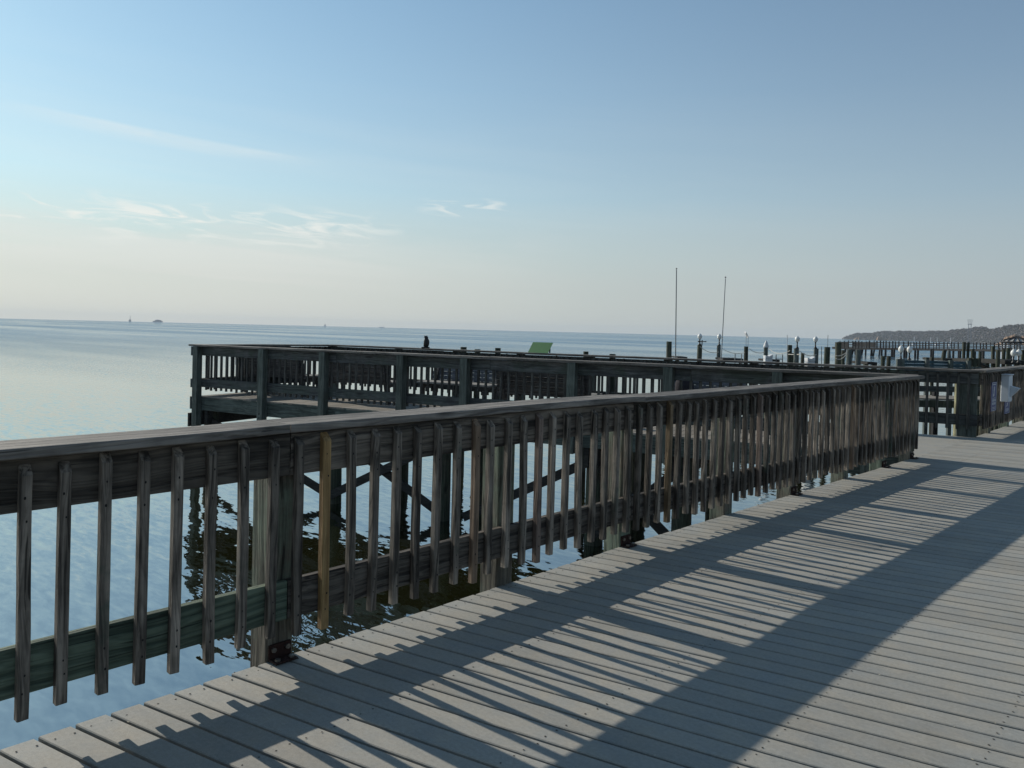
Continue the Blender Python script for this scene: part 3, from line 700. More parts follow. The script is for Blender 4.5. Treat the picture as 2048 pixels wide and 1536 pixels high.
def globe_lamp(px, ytop, d, hpx, label, wpx, neck_to):
    p = at_depth(px, ytop, d); k = d / F_PX; h = hpx * k; r = wpx * k / 2; base = at_depth(px, neck_to, d).z
    L_ = p.z - h - base
    root = empty('globe_lamp', (p.x, p.y, base))
    mb = MB(); mb.lathe([(r * .72, 0), (r * .7, .02), (r * .34, .06), (r * .26, L_ * .45), (r * .32, L_ * .5), (r * .2, L_ * .6), (r * .3, L_ * .97), (r * .45, L_)], 12)
    mb.build('neck', M['black'], root, True)
    mb = MB(); mb.lathe([(r * .5, 0), (r * .82, h * .16), (r, h * .42), (r * .93, h * .58), (r * .62, h * .78), (r * .25, h * .90), (r * .06, h)], 18, 0, (0, 0, L_ + .001))
    mb.build('globe', M['globe'], root, True)
    tag(root, label, 'lamp', 'white globe lamps on the slips'); return root
globe_lamp(1400, 666.5, 33, 11.5, 'leftmost white globe lamp with a dark crossbar at its neck', 9.5, 690)
globe_lamp(1439, 667, 33, 11.5, 'white globe lamp left of the leaning pole', 9, 691)
globe_lamp(1595, 671.5, 27, 12, 'white globe lamp between the thin white pole and the fourth lamp', 10, 697)
globe_lamp(1631.5, 672, 27, 12, 'white globe lamp left of the mossy brown piling', 9.5, 697)
globe_lamp(1802.5, 690, 22, 15, 'left one of the two globe lamps over the teal boards', 10.5, 720)
globe_lamp(1819.5, 691, 22, 14.5, 'right one of the two globe lamps over the teal boards', 10.5, 720)
globe_lamp(2027.5, 697.5, 22, 15, 'left one of the lamp pair at the right edge', 11, 726)
globe_lamp(2038, 697.5, 22, 15, 'right one of the lamp pair at the right edge', 11, 726)
# dark crossbar (a tap-like fitting) on the first piling
p = at_depth(1404, 690, 32.8); r_ = empty('crossbar_fitting', (p.x, p.y, p.z))
mb = MB(); k = 32.8 / F_PX
mb.tube([(0, 0, 0), (0, 0, 10 * k)], 1.1 * k, 8); mb.build('stem', M['black'], r_)
mb = MB(); q = RGT * 7.5 * k; mb.tube([-q + Vector((0, 0, 7 * k)), q + Vector((0, 0, 7 * k))], .9 * k, 8)
for e in (-1, 1): mb.tube([q * e + Vector((0, 0, 5.8 * k)), q * e + Vector((0, 0, 8.2 * k))], 1.2 * k, 8)
mb.build('bar', M['black'], r_); tag(r_, 'black crossbar fitting on the mossy piling under the leftmost lamp', 'fitting')
# tilted metal fixture on piling 1493
p = at_depth(1493.5, 693, 31.9); k = 31.9 / F_PX; r_ = empty('metal_fixture', (p.x, p.y, p.z))
mb = MB()
for e in (-1.5, 2.5): mb.tube([RGT * e * k, RGT * e * k + Vector((0, 0, (26 if e < 0 else 18) * k))], .45 * k, 6)
mb.build('uprights', M['galv'], r_)
mb = MB(); a = RGT * (-2.2 * k) + Vector((0, 0, 28 * k)); b_ = RGT * (3.0 * k) + Vector((0, 0, 18.5 * k)); off = Vector((0, 0, 1.6 * k)); dp = FWD * .25
mb.add([a - off, b_ - off, b_ + off, a + off, a - off + dp, b_ - off + dp, b_ + off + dp, a + off + dp], [(3, 2, 1, 0), (4, 5, 6, 7), (0, 1, 5, 4), (1, 2, 6, 5), (2, 3, 7, 6), (3, 0, 4, 7)])
mb.build('panel', M['white'], r_); tag(r_, 'tilted white panel on two thin uprights on top of a piling', 'panel')
# poles
def pole(pxb, yb, pxt, yt, d, wpx, label, mat, ball=True):
    a = at_depth(pxb, yb, d); b_ = at_depth(pxt, yt, d); a2 = a + (a - b_) * ((a.z - (WATER - .4)) / (b_.z - a.z)); k = d / F_PX
    root = empty('thin_pole', a2)
    mb = MB(); mb.tube([Vector((0, 0, 0)), b_ - a2], [wpx * k / 2, wpx * k / 2 * .7], 10); mb.build('shaft', mat, root)
    if ball:
        mb = MB(); mb.lathe([(.2 * k, 0), (1.5 * k, .6 * k), (1.7 * k, 1.4 * k), (1.2 * k, 2.4 * k), (.2 * k, 3 * k)], 10); mb.build('finial', M['black'], root, loc=b_ - a2 + Vector((0, 0, k)))
    tag(root, label, 'pole'); return root
pole(1351, 716, 1353, 540, 31, 2.8, 'tallest upright metal pole with a small ball on top', M['galv'])
pole(1442.5, 718, 1451, 557, 31, 2.2, 'tall thin metal pole leaning slightly to the right', M['galv'])
pole(1574, 724, 1574.5, 670, 28, 1.8, 'short thin white pole left of the third globe lamp', M['white'], False)
pole(1655, 700, 1656, 670, 26, 1.5, 'thin grey pole rising behind the mossy brown piling', M['galv'], False)
pole(1643, 706, 1643, 693, 60, 1.7, 'dark stake standing alone in the water between the lamps and the brown piling', M['black'], False)
# dock pedestals
def pedestal(x0, x1, yt, yb, d, label):
    a = at_depth((x0 + x1) / 2, yt, d); k = d / F_PX; w_ = (x1 - x0) * k; zb = -.7; H_ = a.z - zb
    r = empty('power_pedestal', (a.x, a.y, zb), YAW)
    mb = MB(); mb.box(-w_ / 2, w_ / 2, -.15, .15, 0, H_ * .9, 0, None, .02); mb.build('housing', M['white'], r)
    mb = MB(); vs = [(-w_ / 2, -.16, H_ * .9 + .002), (w_ / 2, -.16, H_ * .9 + .002), (w_ / 2, -.16, H_), (0, -.16, H_ * .95), (-w_ / 2, -.16, H_ * .97)]
    n = 5; vs += [(x, .16, z) for x, y, z in vs]
    mb.add(vs, [tuple(range(n)), tuple(reversed(range(n, 2 * n)))] + [(k_, n + k_, n + (k_ + 1) % n, (k_ + 1) % n) for k_ in range(n)]); mb.build('hood', M['white'], r)
    tag(r, label, 'dock pedestal', 'white pedestals on the slips')
pedestal(1529, 1543, 708.5, 724, 30, 'white pedestal beside the piling with the pointed cap')
pedestal(1612.5, 1627, 713, 727, 27, 'white pedestal left of the fourth globe lamp')
# hoops of dock ladders
def ladder(x0, x1, yt, yb, d, label):
    a = at_depth(x0, yb, d); b_ = at_depth(x1, yb, d); k = d / F_PX; h = (yb - yt) * k
    r = empty('dock_ladder', a); q = b_ - a; q.z = 0
    mb = MB(); mb.tube([Vector((0, 0, -1.0)), Vector((0, 0, h)), q + Vector((0, 0, h)), q + Vector((0, 0, -1.0))], .022, 6); mb.build('hoop', M['galv'], r)
    mb = MB()
    for j in range(4): mb.tube([Vector((0, 0, .02 - j * .28)), q + Vector((0, 0, .02 - j * .28))], .016, 6)
    mb.build('rungs', M['galv'], r); tag(r, label, 'ladder', 'dock ladders')
ladder(1470, 1483, 708, 718, 31, 'square ladder hoop left of the piling with the tilted panel')
ladder(1552, 1565, 709, 719, 30, 'square ladder hoop right of the piling with the pointed cap')
# ropes
def rope(a, b_, sag, label, r=.012, pale=True):
    pts = []
    for i in range(15):
        t = i / 14; p = a.lerp(b_, t); pts.append(p - Vector((0, 0, sag * 4 * t * (1 - t))))
    mb = MB(); o0 = pts[0]; mb.tube([q - o0 for q in pts], r, 6); o = mb.build('mooring_rope', M['rope'], None, loc=o0); tag(o, label, 'rope', 'ropes between the pilings')
rope(at_depth(1400, 693, 32.6), at_depth(1438, 704, 32.6), .12, 'rope sagging from the leftmost lamp piling to the next one')
rope(at_depth(1443, 696, 32), at_depth(1490, 705, 31.6), .12, 'rope sagging between the second lamp piling and the tilted panel piling')
rope(at_depth(1498, 697, 31.6), at_depth(1530, 704, 31.6), .10, 'rope between the tilted panel piling and the pointed cap piling')
rope(at_depth(1537, 697, 31.4), at_depth(1580, 701, 28.6), .16, 'rope from the pointed cap piling to the brown piling')
rope(at_depth(1576, 708.5, 28), at_depth(1600, 708.5, 26.6), .01, 'straight pale rope tied round the third lamp piling')
rope(at_depth(1598, 701, 26.6), at_depth(1633, 709, 26.6), .10, 'rope between the third and fourth lamp pilings')
rope(at_depth(1672, 711, 23.5), at_depth(1694, 704, 23.6), .05, 'upper pale rope round the tall dark piling')
rope(at_depth(1672, 717, 23.5), at_depth(1695, 705, 23.6), .10, 'lower pale rope round the tall dark piling')

# low floating items just above the far cap
def low_dock(x0, x1, ytop, d, thick, label, mat, zdeep=.22, dep=1.2, name='low_dock'):
    a = at_depth(x0, ytop, d); b_ = at_depth(x1, ytop, d); L_ = (b_ - a).length; r = empty(name, a, YAW)
    mb = MB(); mb.box(0, L_, 0, dep, -thick, 0, 0, None, .01); mb.build('planking', mat, r)
    mb = MB()
    for x in (L_ * (.6 if dep > 1.4 else .08), L_ * .92): mb.box(x - .06, x + .06, .1, .22, WATER - a.z - .3, -thick)
    mb.build('support_legs', M['pile'], r); tag(r, label, 'dock'); return r
low_dock(1355, 1375, 713.5, 31, .06, 'thin dark slab right of the tallest pole', M['dark'])
low_dock(1446, 1487, 716.5, 31.5, .08, 'low dark dock edge under the leaning pole', M['dark'])
low_dock(1536, 1560, 719, 30, .08, 'low dark slab between the white pedestal and a ladder', M['dark'])
low_dock(1735, 1755, 724, 24, .08, 'dark slab left of the twin green pilings', M['dark'])
low_dock(1886, 1942, 717, 32, .10, 'plank dock with a grey leaning piling on it', M['dark'], dep=1.6)
low_dock(1955, 1996, 719, 28, .12, 'plank dock carrying the head of the stepped gangway', M['dark'], dep=1.6)
low_dock(2010, 2060, 720, 26, .15, 'plank dock behind the right hand lamp pair', M['dark'], dep=1.6)
# stepped gangway
a = at_depth(1954, 722, 26); k = 26 / F_PX; r_ = empty('stepped_gangway', a, YAW)
mb = MB()
for i in range(7): mb.box(i * 4.2 * k, (i + 1.25) * 4.2 * k, 0, .8, -(i + 1) * 2.3 * k, -(i) * 2.3 * k)
mb.build('steps', M['dark'], r_); mb = MB(); mb.box(0, .05, 0, .05, -.6, -.02); mb.build('leg', M['dark'], r_)
tag(r_, 'dark stepped gangway slanting down to the right', 'gangway')
# boxy frame left of the gangway
a = at_depth(1940, 737, 25); k = 25 / F_PX; r_ = empty('timber_crib', a, YAW)
for x in (0, 9.5, 19):
    mb = MB(); mb.box(x * k - .045, x * k + .045, 0, .09, -1.0, 21 * k); mb.build('upright', M['pile'], r_)
mb = MB(); mb.box(-.05, 19 * k + .05, -.02, -.001, 0, .06); mb.build('sill', M['pile_grey'], r_)
mb = MB(); mb.box(.05, 9.5 * k - .05, .03, .06, .08, 20 * k); mb.box(9.5 * k + .05, 19 * k - .05, .03, .06, .08, 20 * k); mb.build('panel', M['pile'], r_)
tag(r_, 'boxy dark green timber frame left of the stepped gangway', 'timber crib')
# teal board fence
a = at_depth(1794, 720, 21.5); b_ = at_depth(1935, 726, 21.5); L_ = Vector((b_.x - a.x, b_.y - a.y, 0)).length
r_ = empty('board_fence', (a.x, a.y, -.3), math.atan2(b_.y - a.y, b_.x - a.x)); k = 21.5 / F_PX; zt_ = a.z + .3
for i, (u0, u1) in enumerate(((.0, .41), (.415, .75), (.755, 1.0))):
    mb = MB()
    for q in range(4): board(mb, u0 * L_, u1 * L_, 0, .03, zt_ - (q + 1) * 6.3 * k + .01, zt_ - q * 6.3 * k)
    mb.build('board_panel', M['tealboard'], r_)
for u in (.01, .06, .415, .75, 1.0):
    mb = MB(); mb.box(u * L_ - .05, u * L_ + .05, -.09, -.002, WATER + .3 - .3, zt_ + .03); mb.build('post', M['pile_grey'], r_)
tag(r_, 'teal painted board fence under the paired globe lamps', 'fence')
# finger dock seen through the pickets beyond the side pier
a = at_depth(1838, 796, 19.0); b_ = at_depth(1915, 797, 19.0)
r_ = empty('finger_dock', (a.x, a.y, 0), math.atan2(b_.y - a.y, b_.x - a.x)); L_ = (b_ - a).length; z = a.z
mb = MB(); board(mb, -3.5, L_ + 3.5, 0, 1.1, z - .04, z); mb.build('planking', M['deck_pier'], r_)
mb = MB(); board(mb, -3.5, L_ + 3.5, -.05, -.002, z - .22, z - .045); mb.build('fascia_board', M['pile'], r_)
mb = MB(); board(mb, -3.5, L_ + 3.5, .02, .07, z + .16, z + .30); mb.build('rail', M['pier_rail'], r_)
for x in (-2.6, (1908 - 1838) * 19 / F_PX, 3.4):
    mb = MB(); mb.box(x - .06, x + .06, .78, .90, WATER - .3, z + .20); mb.build('leg', M['far_dark'], r_)
tag(r_, 'low wooden finger dock seen through the pickets past the side pier', 'dock')
p = at_depth(1915, 766, 16.6); piling(p.x, p.y, p.z + .0, .05, M['pile_pale'], 'thin pale yellow timber pole standing behind the pier corner', None)

# ------------------------------------------------------------------ trestle pier across the water
rootT = empty('trestle_pier', at_depth(1678, 700, 150)); rootT.location.z = 0
def tpt(px, y):   # the trestle runs from 165 m at its seaward end to 105 m at the right edge of view
    d = 165 + (px - 1678) / (2070 - 1678) * (105 - 165); return at_depth(px, y, d), d
To = rootT.location.copy()
def tbar(name, x0, y0, x1, y1, hpx, n=14, mat=None, depth=2.5):
    mb = MB(); pts = []
    for i in range(n + 1):
        t = i / n; p, d = tpt(x0 + (x1 - x0) * t, y0 + (y1 - y0) * t); pts.append((p - To, hpx * d / F_PX))
    vs = []; 
    for p, h in pts: vs += [p, p - Vector((0, 0, h)), p - Vector((0, 0, h)) + FWD * depth, p + FWD * depth]
    fs = [(i * 4 + k, i * 4 + (k + 1) % 4, (i + 1) * 4 + (k + 1) % 4, (i + 1) * 4 + k) for i in range(n) for k in range(4)] + [(3, 2, 1, 0), (n * 4, n * 4 + 1, n * 4 + 2, n * 4 + 3)]
    mb.add(vs, fs); return mb.build(name, mat or M['far_dark'], rootT)
tbar('top_rail', 1676, 683.3, 2070, 688.6, 2.0, depth=.15)
tbar('middle_rail', 1676, 688, 2070, 693.4, 1.5, depth=.15)
tbar('middle_rail', 1676, 691.3, 2070, 696.5, 1.3, depth=.15)
tbar('deck_slab', 1676, 694, 2070, 700.3, 4.4, depth=3.0)
tbar('dark_shed_panel', 1713, 684.5, 1752, 685, 9.5, 3, depth=1.5)
tbar('dark_shed_panel', 1676, 684.5, 1698, 684.7, 9.5, 3, depth=1.5)
def tpost(px, yt, yb, w_, dd=0.0, lean=0.0):
    p, d = tpt(px, yt); q, d2 = tpt(px + lean, yb); k = (d + dd) / F_PX
    q = Vector((q.x, q.y, q.z)); mb = MB(); r = w_ * d / F_PX / 2
    mb.tube([Vector((0, 0, 0)), q - p], r, 7); return mb.build('upright', M['far_dark'], rootT, loc=p - To + FWD * dd)
xs = 1680.0
while xs < 2066:
    y = 683 + (xs - 1678) * .0135; tpost(xs, y - rnd.uniform(.5, 3), y + 13, rnd.uniform(1.6, 2.8)); xs += rnd.uniform(5, 10)
def tpile(px, w_, dd=0.0, lean=0.0):
    p, d = tpt(px, 697); zt_ = p.z; o = MB(); k = d / F_PX
    o.tube([Vector((0, 0, WATER - .5)), Vector((lean, 0, zt_))], w_ * k / 2, 7); o.build('pile', M['far_dark'], rootT, loc=Vector((p.x - To.x, p.y - To.y, 0)) + FWD * dd)
for px in list(range(1684, 1764, 6)): tpile(px + rnd.uniform(-1.5, 1.5), rnd.uniform(2.6, 4.2), rnd.uniform(0, 3), rnd.uniform(-.5, .5))
for px in (1766, 1773, 1786, 1790, 1814, 1817, 1836, 1840, 1863, 1868, 1903, 1908, 1919, 1921, 1970, 1974, 2005, 2009, 2030): tpile(px, 4.2, rnd.uniform(0, 1))
tag(rootT, 'long dark wooden trestle pier stretching across the water before the wooded headland', 'pier')

# ------------------------------------------------------------------ far shore
def woodland():
    mb = MB(); rg = random.Random(3)
    ico = bmesh.new(); bmesh.ops.create_icosphere(ico, subdivisions=1, radius=1); base = [v.co.copy() for v in ico.verts]; faces = [tuple(v.index for v in f.verts) for f in ico.faces]; ico.free()
    ctl = [(1688, 672.5), (1700, 668), (1720, 664.8), (1745, 664), (1762, 661.5), (1800, 660.5), (1850, 661), (1890, 660), (1918, 657.5), (1930, 655.5), (1950, 653), (1962, 652), (1985, 656), (2000, 653), (2020, 649), (2050, 646), (2110, 643)]
    def top(px):
        for (a, ya), (b_, yb) in zip(ctl, ctl[1:]):
            if a <= px <= b_: return ya + (yb - ya) * (px - a) / (b_ - a)
        return ctl[-1][1] if px > 1700 else 676
    def dist(px): return 2900 - (px - 1688) / (2110 - 1688) * 1750
    px = 1689.0
    while px < 2100:
        d = dist(px); k = d / F_PX; yt = top(px); hor = 635.5 + .0245 * px
        n = 13; yt += 1.0 + .9 * math.sin(px * .21) * math.sin(px * .083 + 1) + .7 * math.sin(px * .53 + 2) * (px > 1890) + rg.uniform(-.5, .5)
        for i in range(n):
            s_ = rg.uniform(.7, 1.7) * k * (0.75 if px < 1700 else 1)
            fr_ = rg.random() ** 1.3 if i else 0.0
            y = yt + 1.2 + fr_ * max(1, (hor + 2.5 - yt - 1.5)) + rg.uniform(-.5, .9)
            p = at_depth(px + rg.uniform(-1.2, 1.2), y, d * (1 - .05 * fr_) + rg.uniform(-30, 30))
            if p.z < WATER + s_ * .4: p.z = WATER + s_ * .4
            M3 = Euler((rg.uniform(0, 6), rg.uniform(0, 6), rg.uniform(0, 6))).to_matrix()
            mb.add([p + Vector(((M3 @ v).x * s_ * rg.uniform(.6, 1.3), (M3 @ v).y * s_ * rg.uniform(.6, 1.3), (M3 @ v).z * s_ * rg.uniform(.6, 1.35))) for v in base], faces, rg.choice((0, 0, 1, 2)))
        px += 0.75
    m0 = plain('far_trees_brown', (0.12, 0.113, 0.115), .95, 0, .4, .03); m1 = plain('far_trees_green', (0.09, 0.096, 0.088), .95, 0, .4, .03); m2 = plain('far_trees_grey', (0.145, 0.138, 0.142), .95, 0, .4, .03)
    o = mb.build('woodland', [m0, m1, m2]); tag(o, 'bare wooded headland beyond the trestle pier', 'woodland', kind='stuff')
    # land body under the trees
    mb = MB(); pts = []; pxs = []
    px = 1684.0
    while px < 2125:
        d = dist(px); p = at_depth(px, 676, d * .985); pts.append(p); pxs.append(px); px += 6
    vs = []; fs = []
    for i, p in enumerate(pts):
        f = Vector((p.x - EYE.x, p.y, 0)).normalized(); h = max(.5, min(9, i * .8))
        vs += [Vector((p.x, p.y, WATER - .5)), Vector((p.x, p.y, WATER + 1.0 + .5 * math.sin(i))), at_depth(pxs[i], min(676, top(pxs[i]) + 2.2), dist(pxs[i])) + f * 20, p + f * 400 - Vector((0, 0, p.z - WATER - 1))]
    for i in range(len(pts) - 1):
        for k_ in range(3): fs.append((i * 4 + k_, (i + 1) * 4 + k_, (i + 1) * 4 + k_ + 1, i * 4 + k_ + 1))
    mb.add(vs, fs); o = mb.build('headland', plain('headland_soil', (0.12, 0.113, 0.115), .95, 0, .5, .02)); tag(o, kind='structure')
woodland()
# bare clay bluffs on the shore
def bluff(ctl, yb, d, label, name='clay_bluff'):
    base = at_depth(ctl[0][0], yb, d); r = None; mb = MB(); vs = []
    rg = random.Random(int(ctl[0][0])); xs_ = []
    for (a, ya), (b_, yb_) in zip(ctl, ctl[1:]):
        n = max(1, int((b_ - a) / 1.5))
        for i in range(n): xs_.append((a + (b_ - a) * i / n, ya + (yb_ - ya) * i / n + rg.uniform(-.4, .4)))
    xs_.append(ctl[-1])
    for x, yt in xs_:
        q = rg.uniform(-4, 4)
        vs += [at_depth(x, yb + 1, d - 6 + q) - base, at_depth(x, (yt + yb) / 2 + rg.uniform(-.5, .5), d - 2 + q) - base, at_depth(x, yt, d + 4) - base, at_depth(x, yb + 1, d + 30) - base]
    fs = [(i * 4 + k, (i + 1) * 4 + k, (i + 1) * 4 + k + 1, i * 4 + k + 1) for i in range(len(xs_) - 1) for k in range(3)]
    mb.add(vs, fs); o = mb.build(name, M['orange_clay'], None, loc=base); tag(o, label, 'bluff')
bluff([(1990, 689), (2003, 683), (2010, 674), (2022, 671), (2030, 668), (2040, 672), (2060, 671), (2080, 676)], 690, 520, 'orange clay bluff at the right edge above the pavilion')
bluff([(1753, 677), (1757, 672), (1762, 673), (1772, 676), (1776, 679)], 680, 2100, 'small reddish clay cliff in the middle of the headland shore')
bluff([(1705, 679.5), (1713, 675), (1717, 674), (1722, 679), (1730, 679.5)], 680, 2500, 'tiny pale cliff near the tip of the headland')
# pavilion roof at the right
p = at_depth(2032, 690, 135); k = 135 / F_PX; r_ = empty('shore_pavilion', (p.x, p.y, WATER)); Hh = at_depth(2032, 683, 135).z - WATER
mb = MB(); n = 16; rr = 26 * k; apex = at_depth(2032, 673.5, 135).z - WATER
vs = []
for i in range(n):
    a_ = 2 * math.pi * i / n; vs.append((rr * math.cos(a_), rr * math.sin(a_), Hh + .02))
vs.append((0, 0, apex)); mb.add(vs, [(i, (i + 1) % n, n) for i in range(n)] + [tuple(reversed(range(n)))]); mb.build('roof', M['roof_white'], r_)
for i in range(n):
    a_ = 2 * math.pi * i / n; mb = MB(); mb.tube([(rr * math.cos(a_), rr * math.sin(a_), Hh + .10), (.05, 0, apex + .06)], .09, 5); mb.build('roof_rib', M['far_dark'], r_)
mb = MB()
for i in range(n):
    a_ = 2 * math.pi * i / n; b2 = 2 * math.pi * (i + 1) / n
    mb.tube([(rr * math.cos(a_), rr * math.sin(a_), Hh - .15), (rr * math.cos(b2), rr * math.sin(b2), Hh - .15)], .16, 5)
mb.build('eave_beam', M['far_dark'], r_)
for i in range(0, n, 2):
    a_ = 2 * math.pi * i / n; mb = MB(); mb.tube([(rr * .93 * math.cos(a_), rr * .93 * math.sin(a_), -.5), (rr * .93 * math.cos(a_), rr * .93 * math.sin(a_), Hh - .2)], .13, 6); mb.build('post', M['far_white'], r_)
tag(r_, 'round pavilion with a pale ribbed roof at the right edge', 'pavilion')
# lattice tower above the trees
p = at_depth(1939, 672, 1500); k = 1500 / F_PX; r_ = empty('lookout_tower', (p.x, p.y, WATER)); hz = at_depth(1939, 649, 1500).z - WATER
for sx in (-1, 1):
    for sy in (-1, 1):
        mb = MB(); mb.tube([(sx * 2.6 * k, sy * 2 * k, 0), (sx * 2.2 * k, sy * 2 * k, hz)], .3 * k, 5); mb.build('leg', M['ship'], r_)
mb = MB(); mb.box(-3.4 * k, 3.4 * k, -3 * k, 3 * k, hz, hz + 1.0 * k); mb.build('platform', M['ship'], r_)
mb = MB()
for j in range(4):
    z = hz + (2.5 + j * 2.3) * k; rr = (3.2 + j * .55) * k
    pts = [(rr * math.cos(q * math.pi / 6), rr * math.sin(q * math.pi / 6), z) for q in range(13)]; mb.tube(pts, .13 * k, 4)
for q in range(6):
    a_ = q * math.pi / 3; mb.tube([(3 * k * math.cos(a_), 3 * k * math.sin(a_), hz + k), (5 * k * math.cos(a_), 5 * k * math.sin(a_), hz + 10 * k)], .12 * k, 4)
mb.build('lattice_cage', M['ship'], r_); tag(r_, 'tower with a faint lattice cage rising above the wooded headland', 'tower')
# moored sailboats
for px, yt, lb in ((1828, 673, 'leftmost white mast before the headland'), (1861, 674, 'white masted boat second from the left before the headland'), (1874, 675, 'white masted boat beside its taller neighbour, third from the left'), (1901, 675, 'white masted boat nearest the lattice tower')):
    d = 560; k = d / F_PX; p = at_depth(px, 690, d); r_ = empty('sailboat', (p.x, p.y, WATER), YAW)
    mb = MB(); Ls = 4.0 * k
    mb.add([(-Ls, -.8, 1.1), (Ls * .8, -.9, 1.1), (Ls * 1.2, 0, 1.3), (Ls * .8, .9, 1.1), (-Ls, .8, 1.1), (-Ls * .8, -.4, -.2), (Ls * .7, -.4, -.2), (Ls * .9, 0, -.2), (Ls * .7, .4, -.2), (-Ls * .8, .4, -.2)],
           [(0, 1, 2, 3, 4), (5, 6, 1, 0), (6, 7, 2, 1), (7, 8, 3, 2), (8, 9, 4, 3), (9, 5, 0, 4)]); mb.build('hull', M['far_white'], r_)
    mb = MB(); mb.tube([(0, 0, 1), (0, 0, at_depth(px, yt, d).z - WATER)], .14, 6); mb.build('mast', M['far_white'], r_)
    tag(r_, lb, 'sailboat', 'sailboats moored off the headland')
# ships on the horizon
def ship(px, Lpx, hpx, d, label, shape):
    k = d / F_PX; p = at_depth(px, 650, d); r_ = empty('ship', (p.x, p.y, WATER), YAW); L_ = Lpx * k; B = L_ * .15
    mb = MB(); h = hpx * k
    mb.add([(-L_ / 2, -B, h * .5), (L_ * .42, -B, h * .5), (L_ / 2, 0, h * .6), (L_ * .42, B, h * .5), (-L_ / 2, B, h * .5), (-L_ * .45, -B, -1), (L_ * .4, -B, -1), (L_ * .43, 0, -1), (L_ * .4, B, -1), (-L_ * .45, B, -1)],
           [(0, 1, 2, 3, 4), (5, 6, 1, 0), (6, 7, 2, 1), (7, 8, 3, 2), (8, 9, 4, 3), (9, 5, 0, 4)]); mb.build('hull', M['ship'], r_)
    mb = MB()
    for x0, x1, z1 in shape: mb.box(x0 * L_, x1 * L_, -B * .7, B * .7, h * .5, h * z1)
    mb.build('superstructure', M['ship'], r_); tag(r_, label, 'ship')
ship(316, 19, 4.2, 6500, 'long grey ship on the horizon at the left', [(-.28, .30, .95), (-.15, .1, 1.1)])
ship(260, 5, 5, 6500, 'small vessel with a mast on the horizon left of the long ship', [(-.2, .2, .9), (-.03, .03, 2.2)])
ship(650, 4, 3, 6500, 'tiny vessel on the horizon above the pier', [(-.2, .25, 1.3)])
ship(764, 12, 1.4, 6500, 'low flat barge on the horizon left of the owl', [(-.4, .3, .9)])

# pale driftwood on dark rocks under the pier junction
rg = random.Random(5)
for i, (x, y, s_) in enumerate(((-.55, 8.7, .45), (-1.1, 9.6, .6), (-.4, 10.4, .5), (-1.6, 8.9, .35))):
    bm = bmesh.new(); bmesh.ops.create_icosphere(bm, subdivisions=3, radius=s_)
    for v in bm.verts:
        n_ = v.co.normalized(); v.co *= 1 + .22 * math.sin(n_.x * 4 + i) * math.cos(n_.y * 5 + i * 2) + .08 * math.sin(n_.z * 11 + n_.x * 9); v.co.z *= .6
    me = bpy.data.meshes.new('rock'); bm.to_mesh(me); bm.free(); me.materials.append(M['rock']); o = link('rock', me, None, (x, y, WATER - .02))
    tag(o, 'dark wet rock in the water by the walkway edge near the pier junction', 'rock', 'dark rocks by the walkway')
mb = MB(); mb.tube([(-.35, 0, 0), (-.1, .03, .06), (.12, 0, .03), (.35, -.06, -.02)], [.03, .045, .035, .015], 8); mb.tube([(-.05, .02, .05), (-.12, .05, .2), (-.04, .06, .26)], [.03, .02, .008], 8)
o = mb.build('driftwood', M['drift'], None, True, (-1.1, 9.55, WATER + .42)); tag(o, 'pale forked driftwood lying on a dark rock below the railing', 'driftwood')

# ------------------------------------------------------------------ water and seabed
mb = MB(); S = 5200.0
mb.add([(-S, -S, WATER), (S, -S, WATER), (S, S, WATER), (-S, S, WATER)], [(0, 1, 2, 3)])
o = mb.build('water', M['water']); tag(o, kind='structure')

mb = MB(); mb.box(-S - 60, S + 60, -S - 60, S + 60, WATER - 1.6, 47.0)
hm = bpy.data.materials.new('sea_haze'); hm.use_nodes = True; hn = hm.node_tree; hn.nodes.remove(hn.nodes['Principled BSDF'])
pv = hn.nodes.new('ShaderNodeVolumePrincipled'); pv.inputs['Color'].default_value = (0.78, 0.89, 1.0, 1); pv.inputs['Density'].default_value = 9e-5; pv.inputs['Anisotropy'].default_value = 0.0
hn.links.new(pv.outputs[0], hn.nodes['Material Output'].inputs['Volume'])
o = mb.build('haze', hm); tag(o, kind='stuff', label='thin pale sea haze over the bay')
# ------------------------------------------------------------------ light
SUN_AZ = R_(94.0); SUN_EL = R_(30.5)          # azimuth counter-clockwise from +Y
to_sun = Vector((-math.sin(SUN_AZ) * math.cos(SUN_EL), math.cos(SUN_AZ) * math.cos(SUN_EL), math.sin(SUN_EL)))
sd = bpy.data.lights.new('sun', 'SUN'); sd.energy = 4.5; sd.angle = R_(0.5); sd.color = (1.0, 0.925, 0.81)
so = bpy.data.objects.new('sun', sd); COL.objects.link(so); so.rotation_euler = to_sun.to_track_quat('Z', 'Y').to_euler()

w = bpy.data.worlds.new('World'); scene.world = w; w.use_nodes = True; nt = w.node_tree; L = nt.links
bg = nt.nodes['Background']
sky = nd(nt, 'ShaderNodeTexSky'); sky.sky_type = 'NISHITA'; sky.sun_disc = False
sky.sun_elevation = SUN_EL; sky.sun_rotation = -SUN_AZ
sky.altitude = 0; sky.air_density = 1.0; sky.dust_density = 0.15; sky.ozone_density = 2.0
tc = nd(nt, 'ShaderNodeTexCoord'); sep = nd(nt, 'ShaderNodeSeparateXYZ'); L.new(tc.outputs['Generated'], sep.inputs[0])
el = math_n(nt, 'ARCSINE', sep.outputs[2]); az = math_n(nt, 'ARCTAN2', math_n(nt, 'MULTIPLY', sep.outputs[0], -1.0), sep.outputs[1])
